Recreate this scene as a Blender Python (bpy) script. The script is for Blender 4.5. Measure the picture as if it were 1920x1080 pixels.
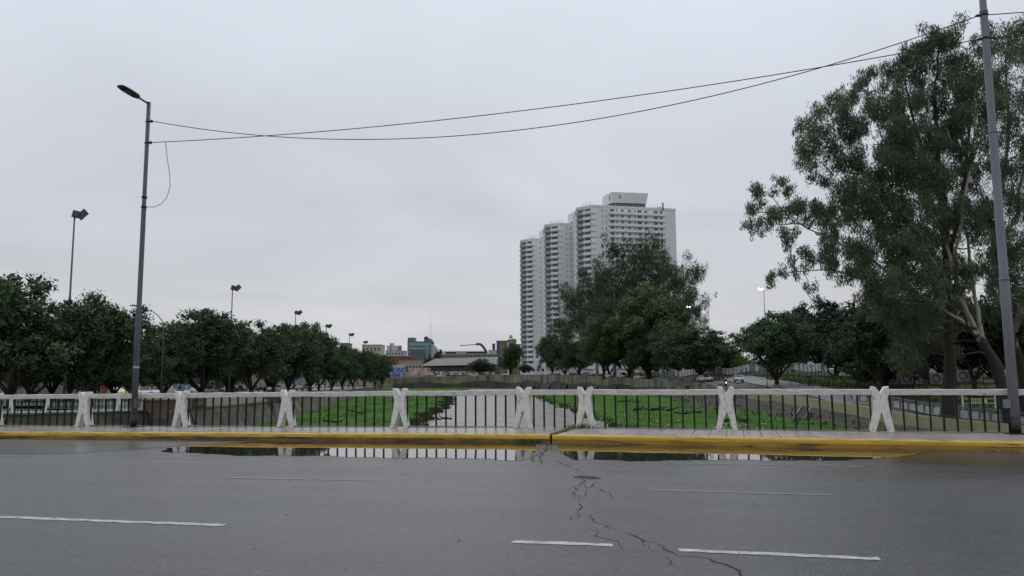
import bpy, math, random
import numpy as np
from mathutils import Vector, Matrix
random.seed(7); rng = np.random.default_rng(7)
S = bpy.context.scene
for o in list(bpy.data.objects): bpy.data.objects.remove(o)
COL = S.collection

# ------------------------------------------------------------------ camera
TH, PI_, RO = 0.2684, 0.1152, -0.0056          # yaw to the left of the bridge normal, pitch up, roll
CAM = np.array([0.0, 0.0, 1.5]); FPX = 1500.0
_f = np.array([-math.sin(TH)*math.cos(PI_), math.cos(TH)*math.cos(PI_), math.sin(PI_)])
_r0 = np.array([math.cos(TH), math.sin(TH), 0.0]); _u0 = np.cross(_r0, _f)
_r = _r0*math.cos(RO)+_u0*math.sin(RO); _u = -_r0*math.sin(RO)+_u0*math.cos(RO)
F0 = np.array([-math.sin(TH), math.cos(TH), 0.0]); R0 = _r0
cd = bpy.data.cameras.new('camera'); cam = bpy.data.objects.new('camera', cd); COL.objects.link(cam)
cd.sensor_width = 36; cd.lens = 36*FPX/1920; cd.clip_start = 0.1; cd.clip_end = 6000
cam.matrix_world = Matrix(((_r[0], _u[0], -_f[0], CAM[0]), (_r[1], _u[1], -_f[1], CAM[1]), (_r[2], _u[2], -_f[2], CAM[2]), (0, 0, 0, 1)))
S.camera = cam
S.render.resolution_x, S.render.resolution_y = 1024, 576

# ------------------------------------------------------------------ sky, sun, exposure
W = bpy.data.worlds.new('World'); S.world = W; W.use_nodes = True
nt = W.node_tree; nt.nodes.clear()
def wn(t, **k):
    n = nt.nodes.new(t)
    for a, b in k.items(): setattr(n, a, b)
    return n
SUN_EL, SUN_AZ = math.radians(52), math.radians(-20)
out = wn('ShaderNodeOutputWorld'); bg = wn('ShaderNodeBackground'); bgs = wn('ShaderNodeBackground'); mixs = wn('ShaderNodeMixShader')
sky = wn('ShaderNodeTexSky', sky_type='NISHITA', sun_disc=False, sun_elevation=SUN_EL, sun_rotation=SUN_AZ)
bgs.inputs[1].default_value = 0.08
tc = wn('ShaderNodeTexCoord'); sep = wn('ShaderNodeSeparateXYZ'); nt.links.new(tc.outputs['Generated'], sep.inputs[0])
# cloud deck: direction projected on a flat layer overhead
zc = wn('ShaderNodeMath', operation='MAXIMUM'); zc.inputs[1].default_value = 0.0; nt.links.new(sep.outputs[2], zc.inputs[0])
za = wn('ShaderNodeMath', operation='ADD'); za.inputs[1].default_value = 0.14; nt.links.new(zc.outputs[0], za.inputs[0])
dx = wn('ShaderNodeMath', operation='DIVIDE'); dy = wn('ShaderNodeMath', operation='DIVIDE')
nt.links.new(sep.outputs[0], dx.inputs[0]); nt.links.new(za.outputs[0], dx.inputs[1])
nt.links.new(sep.outputs[1], dy.inputs[0]); nt.links.new(za.outputs[0], dy.inputs[1])
cmb = wn('ShaderNodeCombineXYZ'); nt.links.new(dx.outputs[0], cmb.inputs[0]); nt.links.new(dy.outputs[0], cmb.inputs[1])
noi = wn('ShaderNodeTexNoise'); noi.inputs['Scale'].default_value = 0.8; noi.inputs['Detail'].default_value = 5; noi.inputs['Roughness'].default_value = 0.5
noi.inputs['Distortion'].default_value = 0.6; nt.links.new(cmb.outputs[0], noi.inputs['Vector'])
ramp = wn('ShaderNodeValToRGB')          # overcast brightness by elevation (thicker near the middle, brighter overhead)
ramp.color_ramp.elements[0].position = 0.0; ramp.color_ramp.elements[0].color = (0.60, 0.60, 0.635, 1)
ramp.color_ramp.elements[1].position = 0.5; ramp.color_ramp.elements[1].color = (0.74, 0.79, 0.87, 1)
e = ramp.color_ramp.elements.new(0.12); e.color = (0.58, 0.59, 0.625, 1)
e = ramp.color_ramp.elements.new(0.28); e.color = (0.615, 0.645, 0.71, 1)
nt.links.new(zc.outputs[0], ramp.inputs[0])
nr = wn('ShaderNodeMapRange'); nr.inputs[1].default_value = 0.25; nr.inputs[2].default_value = 0.75; nr.inputs[3].default_value = 0.88; nr.inputs[4].default_value = 1.12
nt.links.new(noi.outputs['Fac'], nr.inputs[0])
mul = wn('ShaderNodeMix', data_type='RGBA', blend_type='MULTIPLY'); mul.inputs[0].default_value = 1
nt.links.new(ramp.outputs[0], mul.inputs[6])
cb2 = wn('ShaderNodeCombineColor')
for i in range(3): nt.links.new(nr.outputs[0], cb2.inputs[i])
nt.links.new(cb2.outputs[0], mul.inputs[7])
nt.links.new(mul.outputs[2], bg.inputs[0]); bg.inputs[1].default_value = 1.04
nt.links.new(sky.outputs[0], bgs.inputs[0])
mixs.inputs[0].default_value = 0.93
nt.links.new(bgs.outputs[0], mixs.inputs[1]); nt.links.new(bg.outputs[0], mixs.inputs[2]); nt.links.new(mixs.outputs[0], out.inputs[0])
sl = bpy.data.lights.new('sun', 'SUN'); sl.energy = 0.6; sl.angle = math.radians(25); sl.color = (1, 0.97, 0.93)
so = bpy.data.objects.new('sun', sl); COL.objects.link(so)
so.rotation_euler = (math.pi/2-SUN_EL, 0, math.pi-SUN_AZ)
vs = S.view_settings; vs.view_transform = 'Standard'; vs.look = 'None'; vs.exposure = 0.0; vs.gamma = 1; vs.use_curve_mapping = False

# ------------------------------------------------------------------ layout helpers (photo ray at a real distance -> world point)
def ray(px, py): return _f + (px-960)/FPX*_r - (py-540)/FPX*_u
def P(px, py, d):
    v = ray(px, py); return CAM + v*(d/float(v@F0))
def GZ(px, py, z=0.0):
    v = ray(px, py); return CAM + v*((z-CAM[2])/v[2])
def LD(l, d, z=0.0): return R0*l + F0*d + np.array([0, 0, z])
def ld(p): p = np.asarray(p); return float(p@R0), float(p@F0)
def to_px(p):
    d = np.asarray(p)-CAM; k = d@_f; return 960+FPX*(d@_r)/k, 540-FPX*(d@_u)/k

# ------------------------------------------------------------------ object helpers
def tag(o, label=None, cat=None, group=None, kind=None):
    if label: o['label'] = label
    if cat: o['category'] = cat
    if group: o['group'] = group
    if kind: o['kind'] = kind
    return o
def empty(name, loc=(0, 0, 0), rz=0.0, label=None, cat=None, group=None):
    o = bpy.data.objects.new(name, None); COL.objects.link(o)
    o.location = tuple(float(c) for c in loc); o.rotation_euler = (0, 0, rz); o.empty_display_size = .2
    return tag(o, label, cat, group)
def origin_of(o):
    v = np.zeros(3)
    while o is not None: v = v+np.array(o.location); o = o.parent
    return v
def link(name, me, parent=None, loc=None, rot=None, scale=None):
    o = bpy.data.objects.new(name, me); COL.objects.link(o)
    if parent is not None: o.parent = parent
    if loc is not None: o.location = tuple(float(c) for c in loc)
    if rot is not None: o.rotation_euler = rot
    if scale is not None: o.scale = scale
    return o
class MB:
    def __init__(s): s.v = []; s.f = []; s.m = []; s.sm = []
    def add(s, vs, fs, mi=0, smooth=False):
        b = len(s.v); s.v += [tuple(float(c) for c in q) for q in vs]
        for f in fs: s.f.append(tuple(b+i for i in f)); s.m.append(mi); s.sm.append(smooth)
    def box(s, c, size, rz=0.0, mi=0, taper=1.0):
        x, y, z = (k/2 for k in size); ca, sa = math.cos(rz), math.sin(rz); vs = []
        for dz in (-1, 1):
            t = taper if dz > 0 else 1.0
            for dx_, dy_ in ((-1, -1), (1, -1), (1, 1), (-1, 1)):
                a, b = dx_*x*t, dy_*y*t; vs.append((c[0]+a*ca-b*sa, c[1]+a*sa+b*ca, c[2]+dz*z))
        s.add(vs, [(3, 2, 1, 0), (4, 5, 6, 7), (0, 1, 5, 4), (1, 2, 6, 5), (2, 3, 7, 6), (3, 0, 4, 7)], mi); return s
    def prism(s, poly, z0, z1, mi=0):          # vertical prism over plan polygon
        n = len(poly); vs = [(p[0], p[1], z0) for p in poly]+[(p[0], p[1], z1) for p in poly]
        s.add(vs, [tuple(range(n))[::-1], tuple(range(n, 2*n))]+[(i, (i+1) % n, n+(i+1) % n, n+i) for i in range(n)], mi); return s
    def slab(s, poly, a, b, mi=0):             # polygon (list of 3d pts) swept from offset a to offset b
        n = len(poly); poly = [np.asarray(p, float) for p in poly]; a = np.asarray(a, float); b = np.asarray(b, float)
        s.add([p+a for p in poly]+[p+b for p in poly], [tuple(range(n)), tuple(range(n, 2*n))[::-1]]+[(i, n+i, n+(i+1) % n, (i+1) % n) for i in range(n)], mi); return s
    def tube(s, pts, rad, n=8, mi=0, cap=True, smooth=True):
        pts = [np.asarray(p, float) for p in pts]
        if not hasattr(rad, '__len__'): rad = [rad]*len(pts)
        vs = []; fs = []; ref = None
        for i, p in enumerate(pts):
            t = pts[min(i+1, len(pts)-1)]-pts[max(i-1, 0)]; t = t/(np.linalg.norm(t)+1e-9)
            if ref is None: ref = np.array([1, 0, 0]) if abs(t[0]) < .8 else np.array([0, 1, 0])
            a = ref-t*(ref@t); a /= np.linalg.norm(a)+1e-9; b = np.cross(t, a); ref = a
            for k in range(n):
                an = 2*math.pi*k/n; vs.append(p+(a*math.cos(an)+b*math.sin(an))*rad[i])
        for i in range(len(pts)-1):
            for k in range(n): fs.append((i*n+k, i*n+(k+1) % n, (i+1)*n+(k+1) % n, (i+1)*n+k))
        s.add(vs, fs, mi, smooth)
        if cap:
            b = len(s.v)-len(vs)
            s.f.append(tuple(b+k for k in range(n))[::-1]); s.m.append(mi); s.sm.append(False)
            s.f.append(tuple(b+(len(pts)-1)*n+k for k in range(n))); s.m.append(mi); s.sm.append(False)
        return s
    def mesh(s, name, mats, off=None):
        me = bpy.data.meshes.new(name); v = s.v
        if off is not None: v = [(a-off[0], b-off[1], c-off[2]) for a, b, c in v]
        me.from_pydata(v, [], s.f)
        for m in (mats if isinstance(mats, (list, tuple)) else [mats]): me.materials.append(m)
        me.polygons.foreach_set('material_index', s.m); me.polygons.foreach_set('use_smooth', s.sm)
        me.update(); return me
    def build(s, name, mats, parent=None, world=True):
        off = origin_of(parent) if (parent is not None and world) else None
        return link(name, s.mesh(name, mats, off), parent)
def np_mesh(name, verts, quads, mats, mi=None, smooth=False, attr=None):
    me = bpy.data.meshes.new(name); nv, nq = len(verts), len(quads)
    me.vertices.add(nv); me.vertices.foreach_set('co', np.asarray(verts, np.float32).ravel())
    me.loops.add(nq*4); me.loops.foreach_set('vertex_index', np.asarray(quads, np.int32).ravel())
    me.polygons.add(nq); me.polygons.foreach_set('loop_start', np.arange(0, nq*4, 4, dtype=np.int32))
    for m in (mats if isinstance(mats, (list, tuple)) else [mats]): me.materials.append(m)
    if mi is not None: me.polygons.foreach_set('material_index', np.asarray(mi, np.int32))
    me.polygons.foreach_set('use_smooth', np.full(nq, smooth))
    if attr is not None:
        a = me.attributes.new('tone', 'FLOAT', 'FACE'); a.data.foreach_set('value', np.asarray(attr, np.float32))
    me.update(calc_edges=True); return me

# ------------------------------------------------------------------ materials
MATS = {}
def mat(name, c1, c2=None, rough=.7, scale=3.0, bump=0.0, bscale=40.0, stretch=(1, 1, 1), metal=0.0, spec=.5, world=True, lo=.35, hi=.65, detail=6, rand=0.0,
        c3=None, s3=1.0, lo3=.5, hi3=.7, stretch3=None, rough2=None, emit=None):
    if name in MATS: return MATS[name]
    m = bpy.data.materials.new(name); m.use_nodes = True; MATS[name] = m
    T = m.node_tree; N = T.nodes; L = T.links; b = N['Principled BSDF']
    b.inputs['Roughness'].default_value = rough; b.inputs['Metallic'].default_value = metal; b.inputs['Specular IOR Level'].default_value = spec
    b.inputs['Base Color'].default_value = (*c1, 1)
    if emit: b.inputs['Emission Color'].default_value = (*emit[0], 1); b.inputs['Emission Strength'].default_value = emit[1]
    if world: g = N.new('ShaderNodeNewGeometry'); src = g.outputs['Position']
    else: g = N.new('ShaderNodeTexCoord'); src = g.outputs['Object']
    def nz(sc, st, det=detail):
        mp = N.new('ShaderNodeMapping'); mp.inputs['Scale'].default_value = st; L.new(src, mp.inputs[0])
        if not world:
            oi = N.new('ShaderNodeObjectInfo'); v = N.new('ShaderNodeVectorMath'); v.operation = 'SCALE'; v.inputs[0].default_value = (37, 53, 71)
            L.new(oi.outputs['Random'], v.inputs['Scale']); L.new(v.outputs[0], mp.inputs['Location'])
        n = N.new('ShaderNodeTexNoise'); n.inputs['Scale'].default_value = sc; n.inputs['Detail'].default_value = det; n.inputs['Roughness'].default_value = .6
        L.new(mp.outputs[0], n.inputs['Vector']); return n
    def rng_(n, a, z, o0=0, o1=1):
        r = N.new('ShaderNodeMapRange'); r.inputs[1].default_value = a; r.inputs[2].default_value = z; r.inputs[3].default_value = o0; r.inputs[4].default_value = o1
        L.new(n.outputs['Fac'], r.inputs[0]); return r
    col = None
    if c2:
        n = nz(scale, stretch); r = rng_(n, lo, hi); x = N.new('ShaderNodeMix'); x.data_type = 'RGBA'
        x.inputs[6].default_value = (*c1, 1); x.inputs[7].default_value = (*c2, 1); L.new(r.outputs[0], x.inputs[0]); col = x.outputs[2]
        if rough2 is not None:
            r2 = rng_(n, lo, hi, rough, rough2); L.new(r2.outputs[0], b.inputs['Roughness'])
    if c3:
        n = nz(s3, stretch3 or stretch); r = rng_(n, lo3, hi3); x = N.new('ShaderNodeMix'); x.data_type = 'RGBA'
        if col is not None: L.new(col, x.inputs[6])
        else: x.inputs[6].default_value = (*c1, 1)
        x.inputs[7].default_value = (*c3, 1); L.new(r.outputs[0], x.inputs[0]); col = x.outputs[2]
    if rand:
        oi = N.new('ShaderNodeObjectInfo'); h = N.new('ShaderNodeHueSaturation'); r = N.new('ShaderNodeMapRange')
        r.inputs[3].default_value = 1-rand; r.inputs[4].default_value = 1+rand; L.new(oi.outputs['Random'], r.inputs[0]); L.new(r.outputs[0], h.inputs['Value'])
        if col is not None: L.new(col, h.inputs['Color'])
        else: h.inputs['Color'].default_value = (*c1, 1)
        col = h.outputs[0]
    if col is not None: L.new(col, b.inputs['Base Color'])
    if bump:
        n = nz(bscale, (1, 1, 1), 4); bp = N.new('ShaderNodeBump'); bp.inputs['Strength'].default_value = bump; bp.inputs['Distance'].default_value = .03
        L.new(n.outputs['Fac'], bp.inputs['Height']); L.new(bp.outputs[0], b.inputs['Normal'])
    return m
# ================================================================== SETTING
def interp(tab, x):
    xs = [t[0] for t in tab]; ys = [t[1] for t in tab]; return float(np.interp(x, xs, ys))
def zp(x):                                        # the bridge deck is very slightly humped at its joint
    return (x+5.22)*0.0075 if x < -5.22 else -(x+5.22)*0.0021
KY, WALK, KH = 19.14, 2.99, 0.19                  # kerb face, pavement depth, kerb height
RY = KY+WALK                                      # railing line
JX = -4.3                                         # expansion joint
XL, XR = -60.0, 40.0

asphalt = bpy.data.materials.new('asphalt'); asphalt.use_nodes = True
T = asphalt.node_tree; N = T.nodes; L = T.links; B = N['Principled BSDF']
g = N.new('ShaderNodeNewGeometry')
def nz(sc, det=6, st=(1, 1, 1), rg=.6):
    mp = N.new('ShaderNodeMapping'); mp.inputs['Scale'].default_value = st; L.new(g.outputs['Position'], mp.inputs[0])
    n = N.new('ShaderNodeTexNoise'); n.inputs['Scale'].default_value = sc; n.inputs['Detail'].default_value = det; n.inputs['Roughness'].default_value = rg
    L.new(mp.outputs[0], n.inputs['Vector']); return n.outputs['Fac']
def mr(s, a, b, c, d):
    r = N.new('ShaderNodeMapRange'); L.new(s, r.inputs[0])
    for i, v in enumerate((a, b, c, d)): r.inputs[i+1].default_value = v
    return r.outputs[0]
def mm(op, a, b):
    q = N.new('ShaderNodeMath'); q.operation = op
    for i, v in enumerate((a, b)):
        if isinstance(v, (int, float)): q.inputs[i].default_value = v
        else: L.new(v, q.inputs[i])
    return q.outputs[0]
def mixc(f, a, b):
    x = N.new('ShaderNodeMix'); x.data_type = 'RGBA'; L.new(f, x.inputs[0])
    for i, v in ((6, a), (7, b)):
        if isinstance(v, tuple): x.inputs[i].default_value = (*v, 1)
        else: L.new(v, x.inputs[i])
    return x.outputs[2]
big = nz(.35, 4, (.35, 1, 1)); agg = nz(26, 5, (1, 1, 1), .75); patch = nz(1.6, 6, (.4, 1, 1)); vor = N.new('ShaderNodeTexVoronoi'); vor.inputs['Scale'].default_value = 55; L.new(g.outputs['Position'], vor.inputs['Vector'])
col = mixc(mr(patch, .35, .68, 0, 1), (.032, .032, .033), (.054, .053, .053))
streak = nz(1.0, 5, (.06, 1.6, 1)); col = mixc(mr(streak, .38, .66, 0, .7), col, (.066, .066, .066)); tint = nz(.12, 2); col = mixc(mr(tint, .35, .65, 0, .5), col, (.054, .061, .057)); col = mixc(mr(agg, .56, .74, 0, .5), col, (.13, .128, .124))
col = mixc(mr(agg, .28, .42, .55, 0), col, (.022, .022, .023))
sp = N.new('ShaderNodeSeparateXYZ'); L.new(g.outputs['Position'], sp.inputs[0])
wet = mr(mm('ADD', sp.outputs[1], mm('MULTIPLY', mm('SUBTRACT', big, .5), 5.0)), 12.5, 16.5, 0, 1)   # damp towards the gutter
col = mixc(mm('MULTIPLY', wet, .55), col, (.02, .02, .021))
v2 = N.new('ShaderNodeTexVoronoi'); v2.inputs['Scale'].default_value = 22; L.new(g.outputs['Position'], v2.inputs['Vector']); sc_ = N.new('ShaderNodeSeparateColor'); L.new(v2.outputs['Color'], sc_.inputs[0])
col = mixc(mr(sc_.outputs[0], .84, .97, 0, .35), col, (.13, .127, .122)); col = mixc(mr(sc_.outputs[1], .85, .97, 0, .4), col, (.018, .018, .018))
stain = nz(.7, 5, (.5, 1, 1), .7); col = mixc(mr(stain, .60, .72, 0, .55), col, (.026, .025, .024)); worn = nz(.5, 5, (.25, 1, 1), .7); col = mixc(mr(worn, .58, .70, 0, .45), col, (.085, .083, .081))
L.new(col, B.inputs['Base Color']); B.inputs['Specular IOR Level'].default_value = .42
ro = mm('SUBTRACT', mr(big, .3, .7, .40, .30), mm('MULTIPLY', wet, .17)); L.new(ro, B.inputs['Roughness'])
bp = N.new('ShaderNodeBump'); bp.inputs['Distance'].default_value = .012
L.new(mr(wet, 0, 1, .55, .22), bp.inputs['Strength']); L.new(mm('ADD', vor.outputs['Distance'], agg), bp.inputs['Height']); L.new(bp.outputs[0], B.inputs['Normal'])

M_conc_white = mat('white_paint_concrete', (.76, .735, .69), (.58, .55, .505), rough=.75, scale=7, bump=.35, bscale=30, lo=.45, hi=.75, c3=(.16, .145, .12), s3=13, lo3=.56, hi3=.74, stretch3=(1, 1, .45), world=False)
M_rail_white = mat('worn_white_rail', (.64, .61, .585), (.46, .43, .41), rough=.75, scale=6, stretch=(.5, 1, 3), bump=.35, bscale=30, lo=.42, hi=.72, c3=(.13, .12, .105), s3=11, lo3=.57, hi3=.74, stretch3=(.4, 1, 2.2), world=False)
M_bar = mat('dark_green_bar', (.006, .016, .012), (.012, .02, .015), rough=.6, spec=.25, scale=9)
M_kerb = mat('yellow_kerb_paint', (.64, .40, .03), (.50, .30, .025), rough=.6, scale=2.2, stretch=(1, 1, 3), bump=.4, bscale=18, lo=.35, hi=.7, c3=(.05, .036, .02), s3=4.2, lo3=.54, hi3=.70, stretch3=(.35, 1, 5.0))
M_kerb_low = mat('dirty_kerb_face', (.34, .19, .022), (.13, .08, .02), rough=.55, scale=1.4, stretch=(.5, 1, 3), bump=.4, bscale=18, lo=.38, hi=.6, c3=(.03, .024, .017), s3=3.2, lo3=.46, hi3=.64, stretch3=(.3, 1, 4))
M_kerb_mid_shade = mat('shaded_worn_kerb_face', (.42, .25, .02), (.30, .17, .02), rough=.55, scale=1.6, stretch=(.4, 1, 3), bump=.4, bscale=18, lo=.38, hi=.62, c3=(.06, .04, .02), s3=3.4, lo3=.52, hi3=.68, stretch3=(.3, 1, 4))  # lower face of the right run: shade painted as darker yellow, plus some dirt
M_tile_r = mat('pink_paving', (.36, .292, .25), (.28, .232, .205), rough=.42, scale=2.0, bump=.15, bscale=60, rand=.1, c3=(.17, .15, .135), s3=1.1, lo3=.5, hi3=.75, rough2=.28)
M_tile_l = mat('grey_paving', (.32, .272, .245), (.25, .215, .195), rough=.32, scale=1.6, bump=.03, bscale=60, rand=.07, c3=(.18, .165, .15), s3=.9, lo3=.5, hi3=.75, rough2=.2)
M_mortar = mat('paving_bed', (.15, .13, .115), (.10, .09, .08), rough=.9, scale=5)
M_paint = mat('road_paint', (.54, .53, .475), (.36, .35, .32), rough=.55, scale=5, stretch=(.6, 2, 1), lo=.4, hi=.7, c3=(.085, .083, .08), s3=16, lo3=.50, hi3=.66, stretch3=(.5, 1.6, 1))
M_paint_faint = mat('road_paint_worn', (.13, .128, .126), (.46, .45, .43), rough=.5, scale=16, stretch=(.4, 1.6, 1), lo=.50, hi=.72)
M_crack = mat('crack', (.018, .016, .016), (.045, .04, .038), rough=.95, scale=9)
M_tar = mat('tar_patch', (.04, .037, .038), (.06, .057, .057), rough=.45, scale=6, bump=.4, bscale=50)
M_moss = mat('moss', (.10, .10, .025), (.055, .05, .02), rough=1, scale=20, bump=.8, bscale=60)
M_concrete = mat('grey_concrete', (.24, .23, .21), (.15, .145, .13), rough=.85, scale=1.2, bump=.3, bscale=14)

def sheet(name, xs, ys, zf, m, kind='structure', parent=None):
    V = []; Q = []; nx, ny = len(xs), len(ys)
    for y in ys:
        for x in xs: V.append((x, y, zf(x, y)))
    for j in range(ny-1):
        for i in range(nx-1): a = j*nx+i; Q.append((a, a+1, a+1+nx, a+nx))
    o = link(name, np_mesh(name, V, Q, m), parent)
    if parent is None: tag(o, kind=kind)
    return o
# ---- carriageway
xs = [XL, -40, -30, -24, -20, -16, -12, -8, -5.22, -2, 2, 6, 10, 15, 25, XR]
road = sheet('road', xs, [-14, -8, 0, 4, 8, 12, 16, KY+.05], lambda x, y: zp(x), asphalt)
slab_ = MB()
for a, b in zip(xs[:-1], xs[1:]):
    for (y0, y1, zt, zb) in ((-14.2, RY+.45, -.25, -.9),):
        slab_.add([(a, y0, zp(a)+zt), (b, y0, zp(b)+zt), (b, y1, zp(b)+zt), (a, y1, zp(a)+zt), (a, y0, zp(a)+zb), (b, y0, zp(b)+zb), (b, y1, zp(b)+zb), (a, y1, zp(a)+zb)],
                  [(0, 1, 2, 3), (7, 6, 5, 4), (0, 4, 5, 1), (2, 6, 7, 3)])
deck = slab_.build('bridge_deck', M_concrete); tag(deck, kind='structure')
# ---- pavement bed and paving slabs
bed = sheet('pavement', [x for x in xs], [KY+.16, KY+1, RY+.42], lambda x, y: zp(x)+KH-.022, M_mortar)
edge = MB()
for a, b in zip(xs[:-1], xs[1:]):
    edge.add([(a, RY+.42, zp(a)+KH-.022), (b, RY+.42, zp(b)+KH-.022), (b, RY+.42, zp(b)-.3), (a, RY+.42, zp(a)-.3)], [(0, 1, 2, 3)])
edge.build('pavement_edge', M_concrete, bed)
def tile_mesh(w, d, name, m):
    k = MB(); h = .03; c = .006
    k.add([(-w/2, -d/2, -h), (w/2, -d/2, -h), (w/2, d/2, -h), (-w/2, d/2, -h), (-w/2, -d/2, -c), (w/2, -d/2, -c), (w/2, d/2, -c), (-w/2, d/2, -c),
           (-w/2+c, -d/2+c, 0), (w/2-c, -d/2+c, 0), (w/2-c, d/2-c, 0), (-w/2+c, d/2-c, 0)],
          [(0, 1, 5, 4), (1, 2, 6, 5), (2, 3, 7, 6), (3, 0, 4, 7), (4, 5, 9, 8), (5, 6, 10, 9), (6, 7, 11, 10), (7, 4, 8, 11), (8, 9, 10, 11)])
    return k.mesh(name, m)
y0, y1 = KY+.17, RY+.20
tr = tile_mesh(.392, (y1-y0)/3-.012, 'paving_slab', M_tile_r); tl = tile_mesh(.791, (y1-y0)/3-.004, 'paving_slab', M_tile_l)
dt = (y1-y0)/3
x = JX+.26
while x < 14.5:
    for j in range(3):
        link('paving_slab', tr, bed, (x, y0+dt*(j+.5), zp(x)+KH+random.uniform(-.003, .003)), (random.uniform(-.004, .004), -math.atan(-.0021)+random.uniform(-.005, .005), 0))
    x += .402
x = JX-.46
while x > -33:
    for j in range(3):
        link('paving_slab', tl, bed, (x, y0+dt*(j+.5), zp(x)+KH+random.uniform(-.001, .001)), (random.uniform(-.0006, .0006), -math.atan(.0075)+random.uniform(-.0006, .0006), 0))
    x -= .795
# ---- kerb, painted yellow, chipped profile; two runs parted at the joint
def kerb(xa, xb, mlow, name='kerb'):
    prof = [(0.0, -.04), (.0, .095), (.006, .15), (.022, .178), (.05, .192), (.155, .194), (.155, -.04)]
    n = max(2, int((xb-xa)/.22)); V = []; Q = []; k = len(prof)
    for i in range(n+1):
        x = xa+(xb-xa)*i/n
        for j, (py, pz) in enumerate(prof):
            jit = 0 if j in (0, 5, 6) else rng.normal(0, .0032)+.006*math.sin(x*1.7+j)
            V.append((x, KY+py+jit*.6+.01*math.sin(x*.35), zp(x)+pz+jit*.7))
    for i in range(n):
        for j in range(k-1): a = i*k+j; Q.append((a, a+k, a+k+1, a+1))
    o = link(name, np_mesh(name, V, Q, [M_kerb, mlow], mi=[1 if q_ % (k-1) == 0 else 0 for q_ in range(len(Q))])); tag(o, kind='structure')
    caps = MB(); 
    for i in (0, n): caps.add([V[i*k+j] for j in range(k)], [tuple(range(k))])
    caps.build('kerb_end', M_kerb, o)
    return o
kerb(XL, JX-.05, M_kerb_low); kerb(JX+.02, XR, M_kerb_mid_shade)
# ---- painted lane dashes and worn lines
def stripe(xa, xb, y, w, m, name='lane_marking', skew=0.0, z=.004, jag=.008):
    n = max(4, int((xb-xa)/.12)); V = []; Q = []
    for i in range(n+1):
        t = i/n; x = xa+(xb-xa)*t; yy = y+skew*t
        V += [(x+rng.normal(0, .01), yy-w/2+rng.normal(0, jag), zp(x)+z), (x+rng.normal(0, .01), yy+w/2+rng.normal(0, jag), zp(x)+z)]
    for i in range(n): Q.append((2*i, 2*i+2, 2*i+3, 2*i+1))
    return link(name, np_mesh(name, V, Q, m), road)
for xa, xb in ((-26.6, -23.4), (-17.4, -14.2), (-10.9, -5.23), (-2.06, -1.13), (-.52, 1.13), (8.6, 12.2)):
    stripe(xa, xb, 7.48, .12, M_paint, skew=.06)
for xa, xb in ((-16.6, -13.6), (-7.98, -5.35), (-1.1, 1.2), (7.2, 9.4)): stripe(xa, xb, 11.38, .10, M_paint_faint, skew=.05)
stripe(-24, -10.3, 14.2, .09, M_paint_faint); stripe(-1.2, 2.1, 15.05, .09, M_paint_faint, skew=.15)
# ---- cracks along the joint, each a thin jagged ribbon
def crack(pts, w0=.03, name='crack'):
    q = [GZ(*p) for p in pts]; V = []; Q = []; fine = []
    for a, b in zip(q[:-1], q[1:]):
        n = max(2, int(np.linalg.norm(b-a)/.1))
        for i in range(n): fine.append(a+(b-a)*i/n+rng.normal(0, .028, 3)*[1, 1.4, 0])
    fine.append(q[-1]); N_ = len(fine)
    for i, p in enumerate(fine):
        t = fine[min(i+1, N_-1)]-fine[max(i-1, 0)]; nrm = np.array([-t[1], t[0], 0]); nrm /= np.linalg.norm(nrm)+1e-9
        w = w0*.36*(.25+1.1*rng.random())*min(1, (N_-i)/4, (i+1)/3)
        p = np.array([p[0], p[1], zp(p[0])+.0045]); V += [p-nrm*w/2, p+nrm*w/2]
    for i in range(N_-1): Q.append((2*i, 2*i+1, 2*i+3, 2*i+2))
    return link(name, np_mesh(name, V, Q, M_crack), road)
crack([(1028, 832), (1022, 846), (1008, 853), (994, 861), (1004, 866)], .10)
crack([(1022, 848), (1012, 858), (1016, 870)], .06)
crack([(1040, 862), (1062, 873), (1092, 886)], .05)
crack([(1096, 898), (1088, 906), (1078, 918), (1074, 934)], .05)
crack([(1096, 905), (1100, 918), (1092, 932), (1084, 936)], .04)
crack([(1110, 904), (1114, 912), (1132, 919), (1146, 930), (1141, 938)], .045)
crack([(1091, 942), (1084, 958), (1086, 965), (1066, 976)], .05)
crack([(1108, 964), (1116, 978), (1150, 990), (1175, 997)], .035)
crack([(1168, 996), (1200, 1008), (1232, 1018), (1264, 1034), (1300, 1042), (1345, 1050), (1385, 1068), (1404, 1085), (1440, 1130)], .05)
crack([(1104, 990), (1122, 1004), (1150, 1014), (1168, 1030)], .035)
crack([(1185, 1002), (1206, 1020), (1226, 1033)], .03)
crack([(1240, 1038), (1262, 1056), (1290, 1062)], .025)
def blot(pts, m, name, z=.0028, parent=None):
    q = [GZ(*p) for p in pts]; k = MB(); V = []
    for a, b in zip(q, q[1:]+q[:1]):
        n = 7
        for i in range(n): V.append(a+(b-a)*i/n+rng.normal(0, .018, 3)*[1, 1.5, 0])
    k.add([(p[0], p[1], zp(p[0])+z) for p in V], [tuple(range(len(V)))]); return k.build(name, m, parent or road)
blot([(1074, 894), (1090, 891), (1112, 892), (1130, 897), (1108, 898), (1085, 896)], M_crack, 'pothole', .0036)
M_hump = mat('lifted_asphalt', (.11, .11, .115), (.075, .075, .078), rough=.5, scale=5, bump=.4, bscale=40)
gk = MB()
for i in range(900):
    x = random.uniform(-22, 9); y = random.choice((random.uniform(5, 19), random.uniform(5, 12))); s_ = random.choice((.004, .006, .008, .011))*random.uniform(.7, 1.3)
    gk.box((x, y, zp(x)+s_*.35), (s_*1.7, s_*1.3, s_*.8), random.random()*3, 0, .6)
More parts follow.
